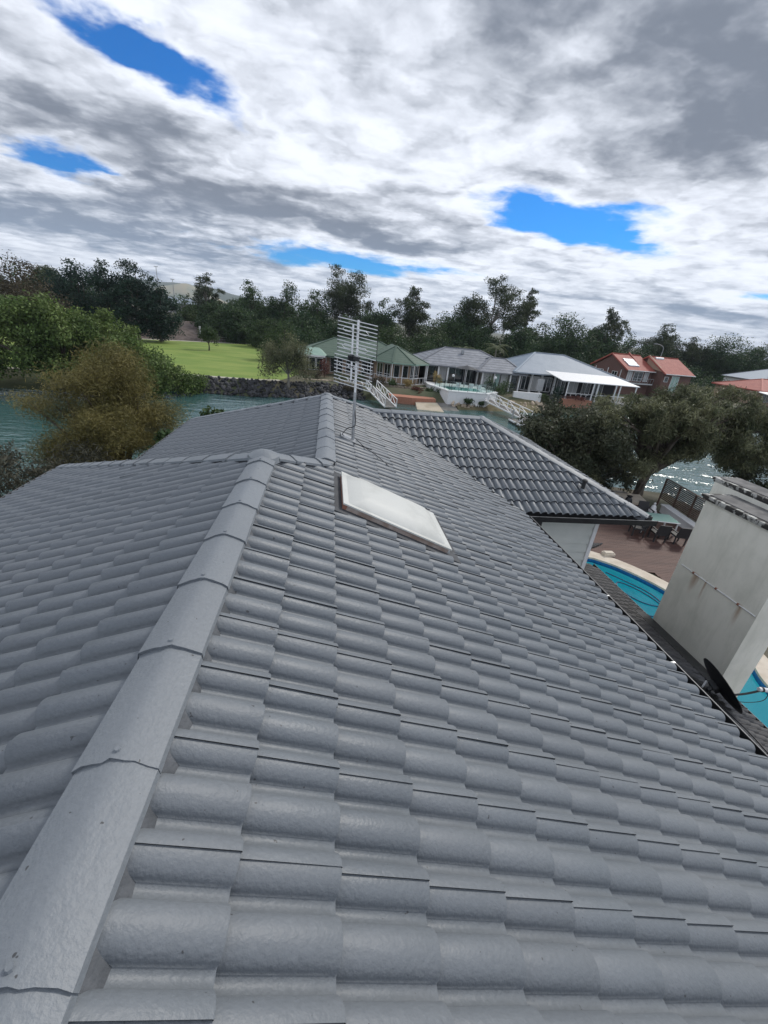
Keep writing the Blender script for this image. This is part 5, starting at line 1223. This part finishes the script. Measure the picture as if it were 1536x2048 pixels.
def leaves(clumps, n, size, aspect=0.5, droop=0.0, sub=7, spread=0.34, up=0.35, shell=0.45, rng=None):
    rng = rng or RNG; C = np.array([c[0] for c in clumps], float); R_ = np.array([c[1] for c in clumps], float)
    vol = R_.prod(1) ** (2 / 3); idx = rng.choice(len(C), n, p=vol / vol.sum())
    # sub-clumps on each clump
    S = []
    for i in range(len(C)):
        d = rng.normal(size=(sub, 3)); d /= np.linalg.norm(d, axis=1)[:, None]; S.append(d * rng.uniform(0.35, 1.0, (sub, 1)) ** shell)
    S = np.array(S); s = S[idx, rng.integers(0, sub, n)]
    off = s + np.clip(rng.normal(size=(n, 3)), -1.7, 1.7) * spread; P = C[idx] + off * R_[idx]
    out = off / (np.linalg.norm(off, axis=1)[:, None] + 1e-6)
    nor = rng.normal(size=(n, 3)) * 0.8 + out * 0.5 + np.array([0, 0, up]); nor /= np.linalg.norm(nor, axis=1)[:, None]
    ax = rng.normal(size=(n, 3)) + np.array([0, 0, -2.2 * droop]); ax -= nor * (ax * nor).sum(1)[:, None]; ax /= np.linalg.norm(ax, axis=1)[:, None] + 1e-9
    if droop > 0.6: nor = np.cross(ax, rng.normal(size=(n, 3))); nor /= np.linalg.norm(nor, axis=1)[:, None] + 1e-9
    sd = np.cross(nor, ax); L = size * rng.uniform(0.6, 1.3, (n, 1)); W = L * aspect
    V = np.stack([P - ax * L / 2, P + sd * W / 2 - ax * L * 0.08, P + ax * L / 2, P - sd * W / 2 - ax * L * 0.08], 1).reshape(-1, 3)
    return V, np.arange(4 * n).reshape(-1, 4)
def tree(name, label, base, clumps, n, size, mat, bark, tr=0.2, fork=0.4, cat='tree', group=None, limbs=9, **kw):
    base = np.array(base, float); T_ = empty(name, base, 0, label, cat, group)
    C = [np.array(c[0]) for c in clumps]; top = max(c[2] for c in C); cen = np.mean(np.array(C), 0)
    f = Vector((cen[0] * 0.25, cen[1] * 0.25, max(0.3, top * fork))); mb = MB()
    mid = Vector((f.x * 0.3 + RNG.uniform(-1, 1) * tr, f.y * 0.3, f.z * 0.5))
    mb.tube([(0, 0, -0.3), (0, 0, 0.05), tuple(mid), tuple(f)], [tr * 1.35, tr * 1.1, tr * 0.85, tr * 0.7], 8)
    order = sorted(range(len(C)), key=lambda i: -C[i][2])[:limbs] if len(C) > limbs else range(len(C))
    for i in order:
        c = Vector(C[i]); m1 = f.lerp(c, 0.5) + Vector((RNG.uniform(-.1, .1), RNG.uniform(-.1, .1), 0.12)) * (c - f).length
        pts = smoothpath([tuple(f - Vector((0, 0, tr))), tuple(m1), tuple(c)], 3); k = len(pts)
        mb.tube(pts, [tr * 0.52 * (1 - 0.8 * j / (k - 1)) for j in range(k)], 5, False)
    mb.build('trunk', bark, T_, True)
    V, F = leaves(clumps, n, size, **kw)
    link('crown', fast_mesh('crown', V, F, mat), T_)
    return T_
def env(w, h, z0, k, r, seed=0, top=1.0):
    """k clump centres in a crown envelope of width w from z0 to h, clump radius r*w"""
    g = np.random.default_rng(seed); out = []
    while len(out) < k:
        x, y = g.uniform(-1, 1, 2); t = g.uniform(0, 1)
        lim = math.sin(math.pi * (0.16 + 0.80 * t)) ** 0.75
        if x * x + y * y > lim * lim: continue
        rr = r * w * g.uniform(0.75, 1.25)
        z = z0 + (h - z0 - rr * 0.8) * t
        out.append(((x * (w / 2 - rr * 0.5), y * (w / 2 - rr * 0.5), max(z, z0)), (rr, rr, rr * g.uniform(0.6, 0.85))))
    # one clump at the very top
    out.append(((g.uniform(-.08, .08) * w, 0, h - r * w * 0.6), (r * w * .8, r * w * .8, r * w * .6)))
    return out
TL = [(-33.0,130,15.2,7.8,'gum'),(-20.8,125,14.2,9.6,'dense'),(-12.1,125,15.5,10.3,'dense'),(3.1,126,20.6,14.9,'gum'),(-3.5,118,13.5,8.6,'dense'),(12.9,120,13.9,9.0,'dense'),(21.3,122,17.4,10.4,'gum'),(39.9,112,21.3,15.1,'gum'),(33.2,115,14.8,11.3,'dense'),(49.8,114,18.9,7.5,'gum'),(55.4,105,13.5,14.4,'dense'),(69.3,108,16.2,9.3,'gum'),(65.1,104,11.7,11.5,'dense'),(99.0,125,15.6,14.0,'gum'),(88.2,118,8.9,14.1,'dense'),(107.0,122,12.3,8.8,'gum'),(115.6,120,13.2,16.8,'dense'),(126.7,118,12.2,16.1,'dense'),(23.7,104,9.5,9.8,'mid'),(13.7,102,8.0,9.5,'mid'),(4.6,100,8.5,9.2,'dense'),(-5.7,104,8.5,9.4,'dense'),(-14.1,106,6.7,8.4,'mid'),(-22.6,114,9.0,9.5,'dense'),(-29.2,118,8.8,8.5,'dense'),(45.5,104,10.4,10.7,'dense'),(35.2,106,9.4,10.7,'dense'),(-35.6,124,8.3,7.6,'mid'),(-42.1,70,11.8,9.9,'brown'),(-60.9,112,12.3,12.7,'gum'),(-46.9,95,12.4,7.8,'pine'),(-41.3,93,13.0,7.2,'pine'),(-37.5,95,13.8,7.4,'pine'),(-33.8,96,11.3,6.7,'pine'),(-52.5,97,10.5,7.5,'pine')]
WHERE = ['thin gum at the park corner, small tufted crown above the embankment wood', 'dark tree of the wood behind the lone park tree', 'dark tree of the wood, tallest beside the park fence', 'tall open gum rising highest above the green roofed house',
 'dark tree of the wood under the tall open gum, on the park side', 'dark tree of the wood between the tall gum and the rounded gum', 'rounded open gum between the green and slate roofs', 'broadest tall open gum, many clumped crown above the slate roofed house',
 'dark tree beside the broadest gum, toward the rounded gum', 'slim open gum close against the broadest gum', 'broad dense dome-shaped tree above the pale blue roof', 'open gum rising behind the gable of the red roofed house',
 'dense dark tree under the open gum by the red gable', 'wide grey-leaved gum standing above the red split roof', 'low dense tree just behind the red split roof ridge', 'small gum leaning beside the wide grey-leaved gum', 'wide dense dome tree above the low red roofed house', 'wide dense tree above the far grey roofed house',
 'lighter green tree behind the slate roof ridge', 'lighter green tree behind the bay of the green roofed house', 'dark tree directly behind the television antenna and green roof', 'dark tree above the park end of the green roof', 'lighter green low tree at the park fence end', 'dark tree in the wood behind the lone park tree and white posts', 'dark tree at the embankment edge of the wood', 'dark tree between the slate and pale blue roofs', 'dark tree behind the slate roof, beside the palm', 'lighter green low tree at the top of the mulched embankment',
 'brownish leafy tree above the mangrove beside the dark conifers', 'hazy gum far behind the brownish tree', 'dark conifer-like tree second from the brownish tree', 'dark conifer-like tree in the middle of its row', 'tallest dark conifer-like tree of its row', 'dark conifer-like tree closest to the light masts', 'dark conifer-like tree next to the brownish tree']
SPEC = {'gum': (20, 0.155, 0.38, 13000, 0.38, L_GUM, M_BARKG, 0.30, 0.5), 'dense': (36, 0.20, 0.04, 17000, 0.46, L_DARK, M_BARK, 0.28, 0.35), 'mid': (32, 0.20, 0.03, 13000, 0.42, L_MID, M_BARK, 0.2, 0.3),
        'brown': (36, 0.20, 0.05, 20000, 0.30, L_BROWN, M_BARK, 0.25, 0.35), 'pine': (40, 0.20, 0.04, 18000, 0.42, L_PINE, M_BARK, 0.25, 0.35)}
NAMES = {'gum': 'gum_tree', 'dense': 'evergreen_tree', 'mid': 'leafy_tree', 'brown': 'leafy_tree', 'pine': 'conifer_tree'}
for i, (x, y, h, w, t) in enumerate(TL):
    k, r, z0, n, sz, lm, bk, tr, fk = SPEC[t]
    n = int(n * max(0.7, (w / 10) ** 1.5))
    cl = env(w * 1.12, h, h * z0, k, r, 100 + i)
    if t == 'gum': cl += env(w * 0.7, h * 0.45, 0.3, 6, 0.25, 300 + i); n = int(n * 1.25)
    tree(NAMES[t], WHERE[i], (x, y, 0 if t != 'pine' else 0.5), cl, n, sz, lm, bk, tr * (1.0 if t != 'gum' else 1.1), fk, group={'pine': 'dark conifers beyond the mangrove'}.get(t, 'trees of the wood behind the houses'), droop=0.3 if t == 'gum' else 0.0, sub=9 if t != 'gum' else 7, spread=0.29 if t != 'gum' else 0.27)
# far mass of the wood
def belt(name, label, pts, z1, depth, n, size, mat, amp=0.3):
    cl = []
    for a, b in zip(pts[:-1], pts[1:]):
        L = math.dist(a, b)
        for k in range(int(L / 3.2)):
            t = RNG.uniform(); h = z1 * RNG.uniform(1 - amp, 1 + amp * 0.5)
            for zz in (0.25, 0.75): cl.append(((a[0] + (b[0] - a[0]) * t, a[1] + (b[1] - a[1]) * t + RNG.uniform(-1, 1) * depth, h * zz), (2.6, 2.0, h * 0.33)))
    V, F = leaves(cl, n, size); tag(link(name, fast_mesh(name, V, F, mat)), label, 'woodland', kind='stuff')
belt('woodland', 'dark far mass of woodland behind the houses and the park', [(-40, 134), (0, 132), (40, 126), (90, 126), (150, 128)], 9.0, 4, 80000, 0.55, L_DARK)
belt('understorey', 'dark undergrowth at the foot of the wood', [(-8, 96), (10, 94), (40, 96), (75, 98), (135, 108)], 5.0, 3, 42000, 0.42, L_DARK)
belt('embankment_scrub', 'dark scrub at the top of the park embankment', [(-40, 117), (-22, 124), (-4, 122)], 4.5, 2, 9000, 0.45, L_DARK)
belt('left_wood', 'dark wood behind the mangrove and conifers', [(-120, 95), (-70, 104), (-46, 104)], 9.0, 4, 16000, 0.6, L_DARK)
belt('distant_woodland', 'distant wooded plain below the hills', [(-420, 500), (-160, 520), (-60, 480)], 12.0, 30, 9000, 2.2, L_GUM)

# lone park tree, garden bush, weeping shore tree
tree('park_tree', 'small round green tree standing alone on the park lawn', (-22.6, 88, 0), [((x, y, z), (1.0, 1.0, .8)) for x, y, z in ((0, 0, 3.8), (.7, 0, 3.0), (-.7, .2, 3.0), (0, -.7, 3.0), (.2, .7, 2.9), (1.0, .3, 2.2), (-.9, -.2, 2.2), (0, 0, 2.4))], 3600, 0.26, L_MID, M_BARK, 0.13, 0.35)
tree('leafy_bush', 'bright rounded leafy bush behind the weeping shore tree', (-7.6, 80, 0), env(6.8, 6.6, 0.4, 14, 0.24, 71), 4600, 0.32, L_MID, M_BARK, 0.18, 0.3)
tree('weeping_tree', 'weeping shore tree with pale trunks standing at the rock wall', (-5.0, 55.6, -0.2), [((x, y, z), (1.15, 1.1, 1.25)) for x, y, z in ((0, 0, 4.7), (1.0, .2, 4.2), (-1.2, 0, 4.3), (-2.2, .2, 3.0), (2.0, 0, 3.2), (0, -.8, 3.4), (-1.2, -.5, 2.6), (1.3, -.5, 2.5), (.2, .9, 3.6), (-2.4, 0, 2.0), (2.2, .3, 1.9))], 9500, 0.34, L_WEEP, M_BARKG, 0.17, 0.3, droop=0.9, aspect=0.22)
# mangrove
mg = []
g = np.random.default_rng(5)
for k in range(100):
    x = g.uniform(-40, -15.6); u = (x + 27) / 12.0
    h = 8.6 * max(0.05, 1 - max(0, u) ** 2.0 * 0.92)
    if x < -27: h = 8.3 - 0.10 * (-27 - x)
    y = 48 + (x + 25) * 0.28 + g.uniform(-2.6, 3.0); r = g.uniform(1.1, 1.7); z = g.uniform(0.25, 1.0) * max(0.6, h - r * 0.8)
    mg.append(((x + 26, y - 48, z), (r, r, r * 0.75)))
tree('mangrove', 'broad pale green mangrove hanging over the dark canal water', (-26, 48, -0.9), mg, 110000, 0.27, L_MANG, M_BARK, 0.25, 0.2, limbs=16, aspect=0.55)
# olive brown she-oak beside the roof
g = np.random.default_rng(11); co = []
for k in range(80):
    a = g.uniform(0, 6.28); t = g.uniform(0, 1); lim = 2.25 * math.sin(math.pi * (0.22 + 0.70 * t)) ** 0.8; q = math.sqrt(g.uniform(0.05, 1)) * lim
    co.append(((q * math.cos(a), q * math.sin(a) * 0.8, 1.2 + 5.0 * t), (0.62, 0.62, 0.45)))
co += [((-2.7, 0, 4.5), (0.5, .5, .35)), ((-2.2, 0, 4.2), (.6, .5, .35)), ((0.1, 0, 6.3), (.5, .5, .4))]
tree('she_oak', 'olive brown feathery she-oak growing between the grey roof eave and the canal', (-8.2, 17.0, -0.1), co, 130000, 0.15, L_CAS, M_BARK, 0.14, 0.22, limbs=30, droop=0.1, aspect=0.13, spread=0.42, sub=12)
g = np.random.default_rng(12); co = [((g.uniform(-2.8, 1.9), g.uniform(-1.2, 1.2), g.uniform(0.8, 3.6)), (0.55, 0.55, 0.42)) for k in range(30)]
tree('grey_shrub_tree', 'dark grey-green twiggy shrub by the eave corner below the she-oak', (-9.6, 13.4, -0.1), co, 26000, 0.18, L_GREYT, M_BARK, 0.10, 0.25, limbs=22, droop=0.2, aspect=0.16, spread=0.42, sub=9)
for i, (x, y, z, r) in enumerate(((-3.7, 15.0, 5.0, 0.40), (-5.0, 13.6, 4.5, 0.42))):
    cl = [((RNG.uniform(-r, r), RNG.uniform(-r, r) * .6, z - RNG.uniform(0, 1.4)), (r * .55, r * .55, r * .4)) for _ in range(12)] + [((0, 0, z), (r * .5, r * .5, r * .35))]
    tree('garden_sapling', ['leafy sapling tip showing above the hip of the grey roof beyond the she-oak', 'leafy sapling tip at the dark gutter beside the she-oak'][i], (x, y, -0.1), cl, 1500, 0.15, L_MID, M_BARK, 0.05, 0.5, limbs=8, aspect=0.5)
# paperbark and dark shrubs by the deck
g = np.random.default_rng(21); wp = []
for k in range(120):
    x = g.uniform(-5.0, 7.2); y = g.uniform(-2.2, 2.2); top = 6.3 + (0.31 * (x - 0.4) if x < 0.4 else (0.0 if x < 4 else -0.25 * (x - 4))); z = top - g.uniform(0, 1) ** 1.2 * (3.4 if x < -1.5 else 3.4); r = g.uniform(0.35, 0.68); wp.append(((x, y, z + g.uniform(-0.1, 0.5) * (r < 0.5)), (r, r, r * 0.75)))
wp += [((x, y, z), (.8, .7, .6)) for x, y, z in ((4.6, -1, 3.0), (5.8, -1.2, 3.4), (6.8, -.8, 3.8), (3.2, -.5, 3.6), (-4.4, -.4, 2.6), (7.4, -.6, 4.4))]
PB = tree('paperbark_tree', 'spreading weeping paperbark with dark forked trunk behind the slatted screen', (19.4, 22.2, -0.3), wp, 88000, 0.25, L_WEEP, M_BARK, 0.30, 0.30, limbs=60, droop=0.55, aspect=0.2, spread=0.40, sub=10)
g = np.random.default_rng(22); dk = []
for k in range(40):
    x = g.uniform(-2.6, 3.2); y = g.uniform(-1.2, 1.4); z = g.uniform(0.5, 1.0) * (5.2 - 0.10 * x * x) - g.uniform(0, 1.5); dk.append(((x, y, max(0.5, z)), (0.75, 0.75, 0.65)))
tree('lilly_pilly', 'dark glossy leafed tree between the wing hip and the paperbark', (13.6, 21.6, -0.1), dk, 42000, 0.19, L_NEARD, M_BARK, 0.16, 0.25, limbs=16, aspect=0.42, spread=0.38, sub=10)
g = np.random.default_rng(23); dk = [((g.uniform(-2.2, 2.6), g.uniform(-.8, .8), g.uniform(0.3, 2.2)), (0.6, 0.6, 0.5)) for k in range(20)]
tree('hedge_shrub', 'dark low shrub at the canal edge behind the deck table', (16.2, 22.4, -0.1), dk, 12000, 0.17, L_NEARD, M_BARK, 0.08, 0.2, limbs=8, aspect=0.42, cat='shrub')
g = np.random.default_rng(24); dk = [((g.uniform(-2.5, 4), g.uniform(-1.5, 1.5), g.uniform(0.5, 4.3)), (0.8, 0.8, 0.6)) for k in range(26)]
tree('canal_shrub', 'dark rounded shrub behind the rear chimney stack', (26.5, 20.5, -1.2), dk, 14000, 0.22, L_NEARD, M_BARK, 0.1, 0.2, limbs=8, aspect=0.42, cat='shrub')

# garden shrubs along the far bank
def shrub(x, y, z, r, h, mat, label, n=700, size=0.2, name='garden_shrub', **kw):
    cl = [((RNG.uniform(-r, r) * .6, RNG.uniform(-r, r) * .5, RNG.uniform(.3, .8) * h), (r * .55, r * .55, h * .3)) for _ in range(6)]
    tree(name, label, (x, y, z), cl, n, size, mat, M_BARK, 0.05, 0.3, cat='shrub', group='garden shrubs on the far bank', **kw)
SH = [(-0.6, 63.5, 0, 0.9, 2.2, L_RED, 'reddish shrub against the pale metal-roofed bay of the green roofed house'), (-1.8, 62.0, -.1, 0.8, 1.4, L_BROWN, 'brownish shrub near the pale trunks of the weeping tree'),
 (1.5, 60.9, -.1, 1.3, 1.3, L_MID, 'broad green shrub in the garden bed below the green roofed house'), (4.2, 61.2, -.1, 1.1, 1.2, L_DARK, 'dark shrub in the garden bed beside the gangway head'), (6.6, 60.6, -.1, 1.0, 1.1, L_BROWN, 'brownish shrub at the veranda corner nearest the gangway'),
 (8.9, 60.2, -.2, 0.7, 1.2, L_DARK, 'dark upright shrub before the veranda balustrade'), (11.2, 60.6, -.2, 0.7, 1.4, L_YEL, 'yellow ornamental grass before the veranda balustrade'), (12.2, 58.7, -.5, 0.7, 1.0, L_RED, 'dark red shrub on the terracotta terrace'),
 (14.0, 58.9, -.5, 0.6, 0.9, L_MID, 'small green shrub beside the boat ramp'), (15.6, 58.3, -.6, 0.8, 1.2, L_DARK, 'dark shrub against the ramp side of the raised pool'), (18.6, 55.6, -.9, 0.8, 0.8, L_MID, 'low green shrub at the foot of the white pool wall'), (20.4, 55.7, -.9, 0.5, 0.6, L_DARK, 'tiny dark shrub at the foot of the white pool wall'),
 (23.6, 60.2, 0, 1.1, 2.6, L_MID, 'green shrub beside the second globe lamp'), (24.6, 60.0, -.3, 1.3, 2.0, L_DARK, 'dark broad shrub at the head of the pontoon gangway'), (26.0, 61.5, -.2, 1.2, 2.4, L_DARK, 'dark tall shrub beside the plain white garden wall'), (31.6, 60.0, -.6, 0.9, 1.2, L_MID, 'green shrub at the awning end of the plain white garden wall'),
 (32.9, 59.4, -.5, 1.2, 2.6, L_PINE, 'very dark shrub between the white garden wall and the brick planter'), (36.0, 59.2, .3, 1.9, 0.5, L_RED, 'reddish flowering plants in the terracotta planter'), (16.0, 63.3, .5, 0.7, 1.7, L_YEL, 'yellow-green shrub by the glass doors above the boat ramp'), (3.0, 57.2, -.7, 1.0, 0.8, L_BROWN, 'dry brown shrub on the dark rocks beside the terrace gangway')]
for s in SH: shrub(*s[:6], s[6])

def palm(x, y, h, label):
    P = empty('palm_tree', (x, y, 0), 0, label, 'palm', 'palms behind the slate roof')
    mb = MB(); mb.tube([(0, 0, -.2), (0.1, 0, h * .5), (0, 0, h)], [0.22, 0.17, 0.15], 8); mb.build('trunk', M_BARKG, P, True)
    for i in range(16):
        a = 6.283 * i / 16 + RNG.uniform(-.15, .15); el = RNG.uniform(-0.1, 1.0); L = RNG.uniform(2.4, 3.2); d = Vector((math.cos(a), math.sin(a), 0)); s = Vector((-d.y, d.x, 0)); mb = MB()
        pts = [Vector((0, 0, h)) + d * (L * t * math.cos(el * (1 - t))) + Vector((0, 0, L * (math.sin(el) * t - 0.75 * t * t))) for t in np.linspace(0, 1, 8)]
        for j in range(1, 8):
            p = pts[j]; w = 0.75 * math.sin(math.pi * (0.12 + 0.8 * j / 8)) 
            for sg in (-1, 1):
                for o in (0, 0.5):
                    q = pts[j - 1].lerp(p, o); q2 = pts[j - 1].lerp(p, min(1, o + 0.28)); tip = q + s * (sg * w) + d * 0.25 - Vector((0, 0, 0.28 * w)); mb.quad(q, q2, tip)
        mb.tube([tuple(p) for p in pts], 0.03, 4, False); mb.build('frond', L_PALM, P)
palm(32.0, 84, 5.6, 'palm with arching pale fronds behind the slate roof ridge'); palm(25.4, 84, 4.6, 'shorter palm half hidden behind the slate roof ridge')

# ================================================================== air
def haze():
    m = bpy.data.materials.new('haze'); m.use_nodes = True; T = NT(m.node_tree); T.n.remove(T.n['Principled BSDF'])
    v = T.new('ShaderNodeVolumePrincipled'); v.inputs['Color'].default_value = (0.80, 0.88, 1.0, 1); v.inputs['Density'].default_value = 0.00016
    T.l.new(v.outputs[0], T.n['Material Output'].inputs['Volume'])
    o = MB().box(-4200, 4200, -300, 4600, -5, 130).build('haze', m); o['kind'] = 'stuff'; o['label'] = 'thin pale air haze over the far hills'
haze()
SC.cycles.volume_bounces = 0; SC.cycles.volume_step_rate = 10; SC.cycles.volume_max_steps = 64
